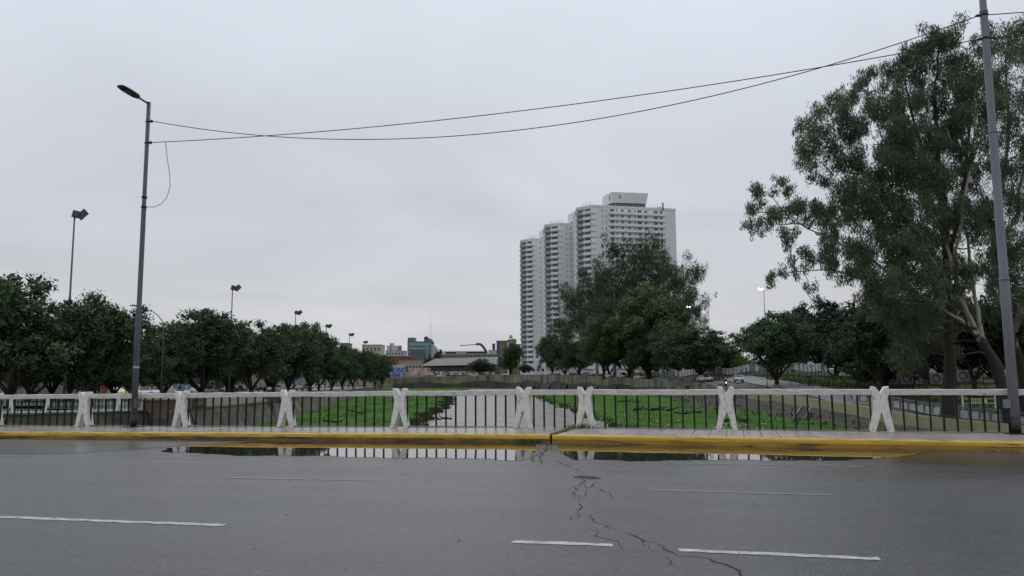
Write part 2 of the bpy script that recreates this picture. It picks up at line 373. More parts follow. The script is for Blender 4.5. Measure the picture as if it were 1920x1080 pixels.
for i in range(500):
    x = random.choice((random.uniform(-30, -14.5), random.uniform(4.6, 12))); y = KY-abs(random.gauss(0, .35))-.02; s_ = random.choice((.006, .01, .015, .025))*random.uniform(.7, 1.3)
    gk.box((x, y, zp(x)+s_*.35), (s_*1.7, s_*1.3, s_*.8), random.random()*3, 0, .6)
grit = gk.build('grit', mat('road_grit', (.30, .28, .26), (.10, .09, .08), rough=.9, scale=9)); tag(grit, kind='stuff')
# ---- puddle along the gutter
puddle_m = mat('puddle_water', (.030, .026, .021), rough=.02, spec=.34)
ripple_m = mat('rippled_water', (.02, .02, .02), rough=.24, spec=.5, bump=.35, bscale=6)
def puddle(tab, m, name):
    xs_ = np.arange(tab[0][0], tab[-1][0]+.01, .08); V = []; Q = []
    far = [(t[0], t[2]) for t in tab]; near = [(t[0], t[1]) for t in tab]
    ph = rng.random(6)*6
    for x in xs_:
        wob = .10*math.sin(x*2.1+ph[0])+.06*math.sin(x*5.3+ph[1])+.035*math.sin(x*13+ph[2])+rng.normal(0, .015)
        a, b = interp(near, x)+wob, interp(far, x)
        a = min(a, b-.01)
        V += [(x, a, zp(x)+.004), (x, (a+b)/2, zp(x)+.004), (x, b, zp(x)+.004)]
    for i in range(len(xs_)-1):
        for j in range(2): k = 3*i+j; Q.append((k, k+3, k+4, k+1))
    o = link(name, np_mesh(name, V, Q, m)); tag(o, kind='structure'); return o
puddle([(-13.1, 16.6, 17.2), (-12.6, 15.8, 18.0), (-12.0, 15.4, 18.7), (-11.4, 15.3, 19.2), (-10.5, 15.1, 19.2), (-9, 15.05, 19.2), (-7, 15.0, 19.2), (-5.6, 14.95, 19.2), (-5.0, 14.95, 19.2), (-4.65, 14.95, 18.9), (-4.3, 14.9, 17.7), (-4.05, 14.95, 16.3), (-3.9, 15.1, 15.4)], puddle_m, 'puddle')
puddle([(-3.98, 18.5, 18.7), (-3.75, 17.3, 19.2), (-3.4, 16.2, 19.2), (-3.0, 15.2, 19.2), (-2, 15.25, 19.2), (-.8, 15.8, 19.2), (.6, 15.9, 19.2), (1.6, 16.3, 19.2), (2.6, 16.8, 19.2), (3.4, 17.6, 19.2), (4.0, 18.7, 19.2)], puddle_m, 'puddle')
puddle([(-33, 14.6, 19.2), (-26, 14.4, 19.2), (-18, 14.5, 19.2), (-15.6, 14.6, 19.2), (-14.2, 15.0, 19.2), (-13.2, 17.4, 19.2), (-12.2, 18.9, 19.2), (-11.6, 19.1, 19.2)], ripple_m, 'rippled_puddle')
# moss and grass in the pavement joint
mj = MB()
for i in range(26):
    t = i/25; y = KY+.18+t*(RY-KY); w = .06+.09*random.random()
    mj.box((JX-.02+random.uniform(-.05, .05), y, zp(JX)+KH+.0), (w*1.6, .16, .03+.02*random.random()), random.random(), 0, .6)
moss = mj.build('moss', M_moss); tag(moss, kind='stuff')
M_grass_blade = mat('weed_blade', (.06, .12, .02), (.16, .17, .05), rough=.8, scale=9)
def tuft(name, c, n, h, spread):
    k = MB()
    for i in range(n):
        a = random.random()*6.28; r = random.random()*spread; p = np.array(c)+[math.cos(a)*r, math.sin(a)*r*.5, 0]
        d = np.array([math.cos(a), math.sin(a)*.6, 0])*h*random.uniform(.2, .7); hh = h*random.uniform(.5, 1.1); s = np.array([-math.sin(a), math.cos(a), 0])*.010
        k.add([p-s, p+s, p+d*.4+[0, 0, hh*.6]+s*.7, p+d*.4+[0, 0, hh*.6]-s*.7, p+d+[0, 0, hh*.85]], [(0, 1, 2, 3), (3, 2, 4)])
    o = k.build(name, M_grass_blade); tag(o, kind='stuff'); return o
tuft('weeds', (JX+.15, RY-.05, zp(JX)+KH), 150, .16, .5); tuft('weeds', (JX-.55, KY-.03, zp(JX)), 70, .15, .28)

# ================================================================== river, banks, land beyond the bridge
def bedz(d): return interp([(0, -2.7), (60, -2.55), (150, -2.5), (220, -2.3), (300, -2.0), (350, -1.9), (400, -1.8)], d)
WLt = [(0, -10), (60, -8.6), (79, -8.95), (94, -9.95), (110, -10.4), (129, -10.6), (170, -13.5), (210, -16.8), (260, -20), (300, -19), (340, -19), (380, -18)]
WRt = [(0, 9.5), (68, 9.2), (97, 9.0), (122, 8.1), (185, 6.3), (240, 6.6), (300, 16), (340, 20), (380, 14)]
def wob(d, s): return .5*math.sin(d*.35+s)+.35*math.sin(d*.9+2*s)+.2*math.sin(d*2.3+s)
def wl(d): return interp(WLt, d)+wob(d, 1)*(.5+d/160)
def wr(d): return interp(WRt, d)+wob(d, 4)*(.5+d/160)
M_grass = mat('river_grass', (.042, .112, .012), (.062, .142, .018), rough=1, spec=.1, scale=.35, bump=.9, bscale=3.5, lo=.35, hi=.65, c3=(.038, .082, .014), s3=.9, lo3=.56, hi3=.75, stretch3=(.5, 1.0, 1))
M_soil = mat('bank_soil', (.070, .056, .042), (.034, .029, .021), rough=1, scale=.8, bump=1, bscale=3, c3=(.04, .055, .016), s3=.3, lo3=.56, hi3=.7)
rb_l = np.concatenate([np.arange(-75, -30, 5), np.arange(-30, 32, .8), np.arange(32, 62, 5)]); rb_d = np.concatenate([np.arange(16, 40, 6), np.arange(40, 200, 1.6), np.arange(200, 420, 4)])
V = []; Q = []
for d in rb_d:
    a, b = wl(d), wr(d)
    for l in rb_l:
        z = bedz(d)+.12*math.sin(l*.7+d*.13)*math.sin(d*.21)
        if d < 378: z -= .8/(1+math.exp(-(l-a)*3.2))/(1+math.exp((l-b)*3.2))
        V.append(LD(l, d, z))
nl = len(rb_l)
for j in range(len(rb_d)-1):
    for i in range(nl-1): k = j*nl+i; Q.append((k, k+1, k+1+nl, k+nl))
bedo = link('river_meadow', np_mesh('river_meadow', V, Q, M_grass, smooth=True)); tag(bedo, kind='structure')
water = bpy.data.materials.new('muddy_water'); water.use_nodes = True
T = water.node_tree; N = T.nodes; L = T.links; B = N['Principled BSDF']; g = N.new('ShaderNodeNewGeometry')
B.inputs['Roughness'].default_value = .22; B.inputs['IOR'].default_value = 1.33
w1 = nz(.9, 5, (1, 1, 1)); w2 = nz(.35, 6, (1, 1, 1))
L.new(mixc(mr(w2, .38, .62, 0, 1), (.34, .29, .26), (.19, .155, .135)), B.inputs['Base Color'])
bp = N.new('ShaderNodeBump'); bp.inputs['Strength'].default_value = 1.0; bp.inputs['Distance'].default_value = .6; L.new(w1, bp.inputs['Height']); L.new(bp.outputs[0], B.inputs['Normal'])
V = []; Q = []; ds = np.arange(16, 380, 3)
for d in ds:
    z = bedz(d)-.28; a, b = wl(d)-2, wr(d)+2
    for t in (0, .33, .66, 1): V.append(LD(a+(b-a)*t, d, z))
for j in range(len(ds)-1):
    for i in range(3): k = j*4+i; Q.append((k, k+1, k+5, k+4))
wo = link('river', np_mesh('river', V, Q, water)); tag(wo, kind='structure')

LB = [(-420, 51), (0, 53), (200, 56), (285, 58.5), (375, 64), (480, 77), (520, 90), (560, 106), (620, 146), (655, 195), (690, 262), (712, 310), (735, 345)]
LB = [np.array([(x-960)/FPX*d, d, -.6]) for x, d in LB]
LB[-1][2] = 0.2
RBp = [(2300, 830, 48), (2100, 812, 50), (1915, 797, 55), (1765, 786, 62), (1677, 774, 70), (1602, 758, 82), (1515, 747, 100), (1440, 740, 118), (1400, 734, 130), (1340, 722, 165), (1250, 713, 205),
       (1180, 709, 240), (1100, 704.5, 285), (1050, 703, 315), (1000, 702.5, 350), (950, 702.5, 372), (900, 703, 382), (830, 705.5, 385), (770, 708, 378), (720, 711, 368), (640, 713, 350)]
RB = []
for x, y, d in RBp:
    p = P(x, y, d); l, dd = ld(p); RB.append(np.array([l, dd, p[2]]))
def resample(pl, step):
    pl = [np.asarray(p, float) for p in pl]; out = [pl[0]]
    for a, b in zip(pl[:-1], pl[1:]):
        n = max(1, int(round(np.linalg.norm((b-a)[:2])/step)))
        for i in range(1, n+1): out.append(a+(b-a)*i/n)
    return out
def smooth_pl(pl, it=2):
    for _ in range(it): pl = [pl[0]]+[(pl[i-1]+2*pl[i]+pl[i+1])/4 for i in range(1, len(pl)-1)]+[pl[-1]]
    return pl
LBr = smooth_pl(resample(LB, 5)); RBr = smooth_pl(resample(RB, 5))
def norms(pl, side):                        # horizontal normal in the (l, d) frame, pointing away from the river
    out = []
    for i in range(len(pl)):
        t = pl[min(i+1, len(pl)-1)]-pl[max(i-1, 0)]; n = np.array([t[1], -t[0]])*side; out.append(n/np.linalg.norm(n))
    return out
LN = norms(LBr, -1); RN = norms(RBr, 1)
# right-hand land heights from levels read along the bank, road and slope
ctrl = []
def cp(px, py, d, w=1.0): p = P(px, py, d); l, dd = ld(p); ctrl.append((l, dd, p[2], w))
for c in [(1715, 771, 80), (1750, 752, 108), (1850, 756, 98), (1900, 795, 63), (1775, 788, 66), (1660, 760, 90), (2000, 790, 80), (2100, 770, 110), (1395, 720.5, 150), (1460, 725, 138), (1530, 732, 122), (1380, 717.5, 160),
          (1400, 705, 176), (1470, 704, 170), (1540, 706, 158), (1320, 706, 195), (1250, 706, 220), (1690, 723, 122), (1840, 718, 118), (1780, 722, 120), (1600, 712, 150), (1600, 695, 220), (1750, 690, 220), (1900, 690, 200),
          (1450, 713, 152), (1500, 717, 142), (1540, 723, 131), (1560, 729, 123), (1480, 727, 128), (1300, 716, 178), (1230, 711, 215), (1160, 707, 248), (2100, 700, 160)]: cp(*c)
for p in RBr[::3]: ctrl.append((p[0], p[1], p[2]-(.95 if p[1] < 128 else .5), 1.0))
for l, d, z in [(120, 400, 7), (60, 400, 5.2), (0, 440, 4.8), (-60, 440, 4.2), (-120, 420, 2.5), (0, 700, 6), (-200, 600, 4), (200, 700, 8), (120, 200, 6), (160, 60, 0), (90, 120, 1.5), (300, 300, 9), (-300, 800, 5), (60, 300, 4.5), (75, 240, 4.5), (30, 380, 4.7)]: ctrl.append((l, d, z, 1.0))
CA = np.array(ctrl)
def zr(l, d):
    q = (CA[:, 0]-l)**2+(CA[:, 1]-d)**2+6.0; w = 1/q**1.6; return float((w*CA[:, 2]).sum()/w.sum())
M_land = mat('verge_grass', (.035, .07, .014), (.06, .09, .022), rough=1, scale=.6, bump=1, bscale=4, c3=(.07, .06, .045), s3=.12, lo3=.52, hi3=.7)
M_pave = mat('old_street_pavement', (.20, .19, .175), (.13, .125, .118), rough=.8, scale=.4, bump=.2, bscale=6)
M_street = mat('street_asphalt', (.13, .127, .122), (.10, .098, .095), rough=.5, scale=.6, bump=.2, bscale=10)
M_path_shade = mat('shade_toned_path', (.12, .105, .085), (.075, .07, .055), rough=.95, scale=.4, bump=.3, bscale=6)  # path colour darkened to carry the shade of the tree canopies
offs = [0, .6, 2, 4, 6, 8.5, 11, 13.5, 16, 19, 23, 28, 36, 50, 80, 140, 300, 700]
V = []; Q = []
for p, n in zip(RBr, RN):
    for o_ in offs:
        l, d = p[0]+n[0]*o_, p[1]+n[1]*o_; V.append(LD(l, d, zr(l, d) if o_ > 0 else min(zr(l, d), p[2]-.1)))
no = len(offs)
for j in range(len(RBr)-1):
    for i in range(no-1): k = j*no+i; Q.append((k, k+1, k+1+no, k+no))
lo = link('right_bank_ground', np_mesh('right_bank_ground', V, Q, M_land, smooth=True)); tag(lo, kind='structure')
def strip(name, pl, nn, o0, o1, m, zoff, zf, step=1.5):
    V = []; Q = []; k = max(2, int((o1-o0)/step))
    for p, n in zip(pl, nn):
        for i in range(k+1):
            o_ = o0+(o1-o0)*i/k; l, d = p[0]+n[0]*o_, p[1]+n[1]*o_; V.append(LD(l, d, zf(l, d)+zoff))
    for j in range(len(pl)-1):
        for i in range(k): a = j*(k+1)+i; Q.append((a, a+1, a+k+2, a+k+1))
    o = link(name, np_mesh(name, V, Q, m, smooth=True)); tag(o, kind='structure'); return o
strip('right_bank_road', RBr, RN, 5.0, 11.0, M_street, .12, zr); strip('right_bank_path', RBr, RN, .5, 4.6, M_path_shade, .10, zr)
# left bank: flat land, avenue, footway
k = MB(); poly = [LD(p[0], p[1], -.6) for p in LBr]+[LD(-900, 420, -.6), LD(-900, 40, -.6), LD(-120, 20, -.6)]
k.add(poly, [tuple(range(len(poly)))]); lg = k.build('left_bank_ground', M_pave); tag(lg, kind='structure')
flat = lambda l, d: -.6
strip('avenue', LBr, LN, 9, 24, M_street, .012, flat, 8)
base = sheet('ground', [-3000, 0, 3000], [-3000, 0, 3000], lambda x, y: -6.0, M_land)
# ---- bank walls made of cast panels
M_wall_r = mat('stained_retaining_wall', (.27, .25, .175), (.15, .14, .105), rough=.9, scale=.16, bump=.35, bscale=5, rand=.08, c3=(.04, .037, .03), s3=.55, lo3=.46, hi3=.68, stretch3=(.55, .55, .16))
M_wall_low = mat('dark_apron', (.06, .056, .048), (.03, .028, .024), rough=.9, scale=.6, bump=.4, bscale=4, rand=.15)
M_wall_l = mat('mossy_river_wall', (.115, .115, .075), (.06, .062, .045), rough=.95, scale=.8, bump=.4, bscale=4, rand=.1, c3=(.20, .18, .105), s3=.45, lo3=.52, hi3=.68)
M_parapet = mat('yellowish_parapet', (.34, .325, .19), (.27, .26, .155), rough=.85, scale=.6, bump=.25, bscale=8, rand=.05, c3=(.12, .115, .075), s3=.8, lo3=.6, hi3=.78, stretch3=(1, 1, .4))
rw = empty('retaining_wall', LD(RBr[40][0], RBr[40][1], 0), 0, 'long stained concrete retaining wall curving along the far right river bank', 'wall')
pw = empty('low_parapet', LD(RBr[10][0], RBr[10][1], -2), 0, 'pale yellow concrete parapet beside the sloping street, right of the river', 'wall')
lw = empty('river_wall', LD(LBr[10][0], LBr[10][1], -2), 0, 'mossy grey river wall under the left bank avenue', 'wall')
def panel_slab(pts_top, pts_bot, thick, name, m, parent):
    a, b = pts_top; c, d = pts_bot; t = np.asarray(thick)
    k = MB(); V = [a, b, d, c, a+t, b+t, d+t, c+t]; k.add(V, [(0, 1, 2, 3), (7, 6, 5, 4), (0, 4, 5, 1), (1, 5, 6, 2), (3, 2, 6, 7), (0, 3, 7, 4)]); return k.build(name, m, parent)
def n3(n): return R0*n[0]+F0*n[1]
for i in range(len(RBr)-1):
    p, q = RBr[i], RBr[i+1]; na, nb = n3(RN[i]), n3(RN[i+1]); A, Bq = LD(*p), LD(*q); dm = (p[1]+q[1])/2
    j = rng.normal(0, .02)
    if dm < 131:                                  # parapet by the sloping street, earth bank under it
        h = 1.15; dz = np.array([0, 0, h]); g_ = (Bq-A)*.003
        panel_slab((A+g_, Bq-g_), (A-dz+g_, Bq-dz-g_), na*.3, 'wall_panel', M_parapet, pw)
    else:
        zb = bedz(min(dm, 400)); top = (.54+.10*math.sin(i*.9))*(p[2]-zb); out_ = -1*(na+nb)/2
        zc_ = np.array([0, 0, top]); gap = (Bq-A)*.004
        panel_slab((A+gap+out_*j, Bq-gap+out_*j), (A-zc_+gap+out_*j, Bq-zc_-gap+out_*j), na*.5, 'wall_panel', M_wall_r, rw)
        rest = p[2]-zb-top+.5; dn = np.array([0, 0, rest])
        ap = 1.6+.9*math.sin(i*1.7)
        panel_slab((A-zc_+out_*.12, Bq-zc_+out_*.12), (A-zc_-dn+out_*ap, Bq-zc_-dn+out_*ap), na*.5, 'apron_panel', M_wall_low, rw)
# earth bank under the parapet down to the meadow
V = []; Q = []; rows = 0
for p, n in zip(RBr, RN):
    if p[1] > 235: break
    foot = interp([(50, 7), (100, 9.5), (150, 10), (190, 6), (215, 3), (240, .5)], p[1]); topz = p[2]-(1.05 if p[1] < 130 else .62*(p[2]-bedz(p[1]))-.1); zb = bedz(p[1])-.15
    for t in (-.05, 0, .08, .2, .35, .5, .65, .8, .92, 1.06):
        w = max(0, t); z = topz+(zb-topz)*(w**.8)+(.25*math.sin(p[1]*.5+t*9)+.18*math.sin(p[1]*1.3-t*15)+rng.normal(0, .07))*(1 if .05 < t < .95 else 0)
        V.append(LD(p[0]-n[0]*foot*t, p[1]-n[1]*foot*t, z))
    rows += 1
for j in range(rows-1):
    for i in range(9): k_ = j*10+i; Q.append((k_, k_+1, k_+11, k_+10))
eb = link('earth_bank', np_mesh('earth_bank', V, Q, M_soil, smooth=True)); tag(eb, kind='structure')
for i in range(len(LBr)-1):
    p, q = LBr[i], LBr[i+1]; na = n3(LN[i]); A, Bq = LD(*p), LD(*q); dm = (p[1]+q[1])/2; zb = bedz(dm)-.6; out_ = -na; gap = (Bq-A)*.004; dn = np.array([0, 0, p[2]-zb])
    panel_slab((A+gap, Bq-gap), (A-dn+gap+out_*1.2, Bq-dn-gap+out_*1.2), na*.5, 'wall_panel', M_wall_l, lw)
    c_ = MB(); panel_slab((A+np.array([0, 0, .16])+out_*.1, Bq+np.array([0, 0, .16])+out_*.1), (A+np.array([0, 0, .002])+out_*.1, Bq+np.array([0, 0, .002])+out_*.1), na*.6, 'coping', M_concrete, lw)
# ================================================================== bridge railing
POST = [(-.205, 1.13), (-.105, 1.13), (0, .96), (.105, 1.13), (.205, 1.13), (.208, .98), (.16, .80), (.21, .45), (.275, 0), (.15, 0), (0, .48), (-.15, 0), (-.275, 0), (-.21, .45), (-.16, .80), (-.208, .98)]
def post_mesh(seed):
    r = random.Random(seed); k = MB(); n = len(POST); th = .12; pts = [(x+r.uniform(-.008, .008), z+(r.uniform(-.008, .008) if z > .01 else 0)) for x, z in POST]
    cx = 0
    ins = []
    for i, (x, z) in enumerate(pts):                       # inset ring for a rough chamfer
        a = np.array(pts[i-1]); b = np.array(pts[(i+1) % n]); p = np.array((x, z)); t1 = p-a; t2 = b-p
        n1 = np.array([t1[1], -t1[0]])/np.linalg.norm(t1); n2 = np.array([t2[1], -t2[0]])/np.linalg.norm(t2); m_ = n1+n2; m_ /= np.linalg.norm(m_)+1e-9
        ins.append(p+m_*.022 if z > .01 else p)
    quads = [(0, 1, 2, 14, 15), (2, 3, 4, 5, 6), (14, 2, 6, 7, 10, 13), (7, 8, 9, 10), (13, 10, 11, 12)]
    for s in (-1, 1):
        k.add([(x, s*(th-.022), z) for x, z in pts]+[(p[0], s*th+r.uniform(-.004, .004), p[1]) for p in ins], [])
    F = []
    for i in range(n):
        j = (i+1) % n
        F += [(i, j, n+j, n+i), (2*n+j, 2*n+i, 3*n+i, 3*n+j), (j, i, 2*n+i, 2*n+j)]
    for q in quads: F += [tuple(n+i for i in q)[::-1], tuple(3*n+i for i in q)]
    for f in F: k.f.append(f); k.m.append(0); k.sm.append(False)
    return k.mesh('post', M_conc_white)
PM = [post_mesh(i) for i in range(5)]
bar_me = MB().box((0, 0, .47), (.042, .042, .94)).mesh('bar', M_bar)
def railing(name, posts, label, extra=None):
    t = empty(name, (posts[0], RY, zp(posts[0])+KH), 0, label, 'railing', 'white X-post railings of the bridge'); o0 = np.array(t.location)
    for i, x in enumerate(posts):
        link('post', PM[i % 5], t, (x-o0[0], random.uniform(-.01, .01), zp(x)+KH-o0[2]), (random.uniform(-.015, .015), random.uniform(-.012, .012), random.uniform(-.02, .02)))
    segs = list(zip(posts[:-1], posts[1:]))
    for a, b in segs:
        k = MB(); n = 14; V = []; sag = random.uniform(-.012, .004)
        for i in range(n+1):
            x = a+.14+(b-a-.28)*i/n; z = zp(x)+KH; w = math.sin(math.pi*i/n)*sag
            for (py, pz) in ((-.065, .912), (-.075, .925), (-.075, 1.045), (-.055, 1.06), (.055, 1.06), (.075, 1.045), (.075, .925), (.065, .912)):
                V.append((x, RY+py+random.gauss(0, .003), z+pz+w+random.gauss(0, .0035)))
        F = [(i*8+j, i*8+(j+1) % 8, (i+1)*8+(j+1) % 8, (i+1)*8+j) for i in range(n) for j in range(8)]+[tuple(range(8)), tuple(n*8+j for j in range(8))[::-1]]
        k.add(V, F); k.build('handrail', M_rail_white, t)
        MB().box(((a+b)/2, RY, zp((a+b)/2)+KH+.012), (b-a-.5, .13, .035)).build('footing', M_concrete, t)
        nb = 12 if b-a > 3 else 5; sp_ = (b-a-.46)/(nb-1) if nb == 12 else (b-a)/(nb+1)
        for i in range(nb):
            x = a+.23+sp_*i if nb == 12 else a+sp_*(i+1)
            link('bar', bar_me, t, (x-o0[0], random.uniform(-.006, .006), zp(x)+KH-o0[2]), (0, random.uniform(-.006, .006), random.uniform(-.2, .2)))
    return t
lp = [-20.81+3.762*i for i in range(-3, 5)]; rp = [-3.99+3.762*i for i in range(0, 5)]
tl_ = railing('bridge_railing', lp, 'white concrete X-post railing with dark bars, left of the mossy pavement joint')
tr_ = railing('bridge_railing', rp, 'white concrete X-post railing with dark bars, right of the mossy pavement joint')
# short linking bay across the joint, fixed to the left run
k = MB(); a, b = lp[-1], rp[0]; z0 = zp(a)+KH
k.box(((a+.14+b-.2)/2, RY, z0+.985), (b-.2-a-.14, .15, .15)); k.build('handrail', M_rail_white, tl_)
for i in range(5):
    x = a+(b-a)*(i+1)/6; link('bar', bar_me, tl_, (x-tl_.location[0], 0, zp(x)+KH-tl_.location[2]))
# ================================================================== street lamps, cables, floodlight masts
M_galv = mat('grey_painted_steel', (.115, .12, .14), (.085, .09, .105), rough=.5, scale=2.5, stretch=(3, 3, .6), bump=.1, bscale=30, metal=.2, c3=(.19, .185, .18), s3=6, lo3=.62, hi3=.75)
M_galv_r = mat('pale_painted_steel', (.20, .21, .235), (.16, .168, .19), rough=.55, scale=2.5, stretch=(3, 3, .6), bump=.15, bscale=40, metal=.15, c3=(.27, .26, .25), s3=5, lo3=.62, hi3=.78)
M_black = mat('black_paint', (.012, .012, .014), (.022, .021, .02), rough=.5, scale=6)
M_darkhead = mat('lamp_housing', (.025, .027, .03), (.04, .042, .045), rough=.45, scale=6)
M_lens = mat('lamp_lens', (.05, .052, .055), rough=.3)
M_wire = mat('black_cable', (.012, .012, .013), rough=.6)
M_ins = mat('porcelain', (.045, .04, .038), rough=.3)
M_tape = mat('paper_band', (.5, .48, .45), (.35, .33, .3), rough=.8, scale=30)
PYL = RY-.27
def pole_xy(px, py):
    v = ray(px, py); k = (PYL-CAM[1])/v[1]; return (CAM+v*k)
def z_at(base, py):                        # height on the vertical through base that shows at photo row py
    lo_, hi_ = -2.0, 30.0
    for _ in range(50):
        m_ = (lo_+hi_)/2
        if to_px((base[0], base[1], m_))[1] > py: lo_ = m_
        else: hi_ = m_
    return lo_
bL = pole_xy(250, 799); bL[2] = zp(bL[0])+KH
bR = pole_xy(1905, 812); bR[2] = zp(bR[0])+KH
def ring_pole(t, base, zs, radii, m, mdark, zdark):
    k = MB(); pts = []; rad = []
    for i in range(len(radii)):
        za, zb = zs[i], zs[i+1]
        pts += [(base[0], base[1], za+(.03 if i else 0)), (base[0], base[1], zb-.03)]; rad += [radii[i], radii[i]*.97]
    k.tube(pts, rad, 16); k.build('shaft', m, t)
    for i in range(1, len(radii)):
        MB().tube([(base[0], base[1], zs[i]-.05), (base[0], base[1], zs[i]+.0)], [radii[i-1]*1.08]*2, 16).build('collar', m, t)
    MB().tube([(base[0], base[1], zs[0]), (base[0], base[1], zdark)], [radii[0]*1.03]*2, 16).build('painted_base', mdark, t)
    MB().box((base[0], base[1], zs[0]+.01), (.42, .42, .03)).build('base_plate', mdark, t)
# left lamp
zt = z_at(bL, 190)
tL = empty('street_lamp', bL, 0, 'grey street lamp pole with flat head on a short arm, standing at the left railing', 'street lamp', 'lamp poles carrying the overhead cables')
ring_pole(tL, bL, [bL[2], z_at(bL, 583), z_at(bL, 388), zt], [.094, .078, .066], M_galv, M_black, z_at(bL, 777))
arm = [(bL[0], bL[1]-.0, zt-.09), (bL[0], bL[1]-.25, zt-.065), (bL[0], bL[1]-.58, zt-.03)]
MB().tube(arm, [.035, .032, .03], 10).build('arm', M_darkhead, tL)
hd = MB(); secs = [(-.46, .05, .04), (-.53, .09, .05), (-.62, .14, .055), (-.88, .165, .05), (-1.15, .165, .04), (-1.30, .145, .03), (-1.35, .10, .02)]
V = []; 
for (y, hw, hh) in secs:
    for (a, b) in ((-1, -.35), (-.85, -1), (.85, -1), (1, -.35), (1, .3), (.7, 1), (-.7, 1), (-1, .3)): V.append((bL[0]+a*hw, bL[1]+y, zt-.025+b*hh-(y+.5)*.10))
F = [(i*8+j, i*8+(j+1) % 8, (i+1)*8+(j+1) % 8, (i+1)*8+j) for i in range(len(secs)-1) for j in range(8)]+[tuple(range(8)), tuple((len(secs)-1)*8+j for j in range(8))]
hd.add(V, F); head = hd.build('lamp_head', M_darkhead, tL)
MB().add([(bL[0]-.10, bL[1]-.98, zt+.069), (bL[0]+.10, bL[1]-.98, zt+.069), (bL[0]+.10, bL[1]-1.22, zt+.101), (bL[0]-.10, bL[1]-1.22, zt+.101)], [(0, 1, 2, 3)]) if False else None
lens = MB(); lens.box((bL[0], bL[1]-1.0, zt-.028), (.2, .3, .02)); lens.build('lens', M_lens, head)
zi1, zi2 = z_at(bL, 228), z_at(bL, 268)
for zi in (zi1, zi2):
    k = MB(); k.tube([(bL[0]-.075, bL[1], zi), (bL[0]-.12, bL[1], zi)], .012, 6); k.build('bracket', M_black, tL)
    k = MB(); k.tube([(bL[0]+.06, bL[1], zi), (bL[0]+.11, bL[1], zi), (bL[0]+.12, bL[1], zi), (bL[0]+.15, bL[1], zi), (bL[0]+.17, bL[1], zi), (bL[0]+.2, bL[1], zi)], [.02, .02, .05, .06, .045, .015], 10); k.build('insulator', M_ins, tL)
    MB().tube([(bL[0], bL[1], zi-.02), (bL[0], bL[1], zi+.02)], [.075]*2, 14).build('clamp', M_black, tL)
zc1, zc2 = z_at(bL, 370), z_at(bL, 388)
for zc_ in (zc1, zc2): MB().tube([(bL[0], bL[1], zc_-.03), (bL[0], bL[1], zc_+.03)], [.09]*2, 14).build('clamp', M_black, tL)
MB().tube([(bL[0], bL[1], z_at(bL, 691)), (bL[0], bL[1], z_at(bL, 687))], [.093]*2, 16).build('paper_band', M_tape, tL)
MB().box((bL[0]+.10, bL[1]-.02, bL[2]+.75), (.10, .12, .3)).build('fuse_box', M_galv, tL)
# right lamp pole (its head is above the picture)
tR = empty('street_lamp', bR, 0, 'tall pale grey stepped lamp pole at the right railing with a small box', 'street lamp', 'lamp poles carrying the overhead cables')
ztR = z_at(bR, 0)+1.2
ring_pole(tR, bR, [bR[2], z_at(bR, 522), z_at(bR, 246), z_at(bR, 20), ztR], [.115, .10, .09, .082], M_galv_r, M_black, z_at(bR, 782))
MB().tube([(bR[0], bR[1]-.02, ztR-.1), (bR[0], bR[1]-.3, ztR+.02), (bR[0], bR[1]-.7, ztR+.06)], [.035, .032, .03], 10).build('arm', M_darkhead, tR)
dv = np.array(bR)-np.array(bL); dz_ = ztR-zt
hd = MB(); hd.add([(v[0]+dv[0], v[1]+dv[1], v[2]+dz_) for v in V], F); h2 = hd.build('lamp_head', M_darkhead, tR)
MB().box((bR[0], bR[1]-1.1, ztR+.081), (.2, .3, .02)).build('lens', M_lens, h2)
pb = bR+np.array([-.155, -.02, 0]); zb1, zb2 = z_at(pb, 765), z_at(pb, 749)
MB().box((pb[0], pb[1], (zb1+zb2)/2), (.13, .16, zb2-zb1)).build('meter_box', M_galv_r, tR)
MB().tube([(pb[0]+.02, pb[1], bR[2]), (pb[0]+.02, pb[1], zb1)], .018, 8).build('conduit', M_bar, tR)
for py in (28, 72):
    zi = z_at(bR, py); MB().tube([(bR[0], bR[1], zi-.025), (bR[0], bR[1], zi+.025)], [.105]*2, 14).build('clamp', M_black, tR)
    MB().tube([(bR[0]-.09, bR[1], zi), (bR[0]-.14, bR[1], zi), (bR[0]-.2, bR[1], zi)], [.02, .045, .015], 8).build('insulator', M_ins, tR)
# cables
def cable(a, b, px, py, label, r=.0125):
    a = np.array(a); b = np.array(b)
    def at(s): return [a+(b-a)*t-np.array([0, 0, 4*s*t*(1-t)]) for t in np.linspace(0, 1, 61)]
    lo_, hi_ = 0, 3.0
    for _ in range(40):
        m_ = (lo_+hi_)/2; q = [to_px(p) for p in at(m_)]
        y = np.interp(px, [c[0] for c in q], [c[1] for c in q])
        if y < py: lo_ = m_
        else: hi_ = m_
    pts = at(lo_); k = MB(); k.tube(pts, r, 6)
    # runs on past the right pole
    k.tube([b, b+np.array([2.5, 0, -.12]), b+np.array([6, 0, -.35]), b+np.array([14, 0, -.5])], r, 6)
    o = k.build('overhead_cable', M_wire); tag(o, label, 'cable', 'overhead cables between the lamp poles'); return pts
zr1, zr2 = z_at(bR, 28), z_at(bR, 72)
cable((bL[0]+.18, bL[1], zi1), (bR[0]-.1, bR[1], zr1), 1000, 240.5, 'sagging black overhead cable tied highest on both lamp poles')
c2 = cable((bL[0]+.18, bL[1], zi2), (bR[0]-.1, bR[1], zr2), 1000, 205, 'black overhead cable tied lower on both lamp poles')
k = MB(); s0 = c2[1]; q = [(330, 275), (314, 300), (318, 335), (316, 360), (304, 378), (290, 388), (277, 388)]
q = [(310, 265), (311, 272), (314, 300), (318, 325), (319, 350), (313, 370), (303, 382), (290, 388), (273, 388)]
lp_ = []
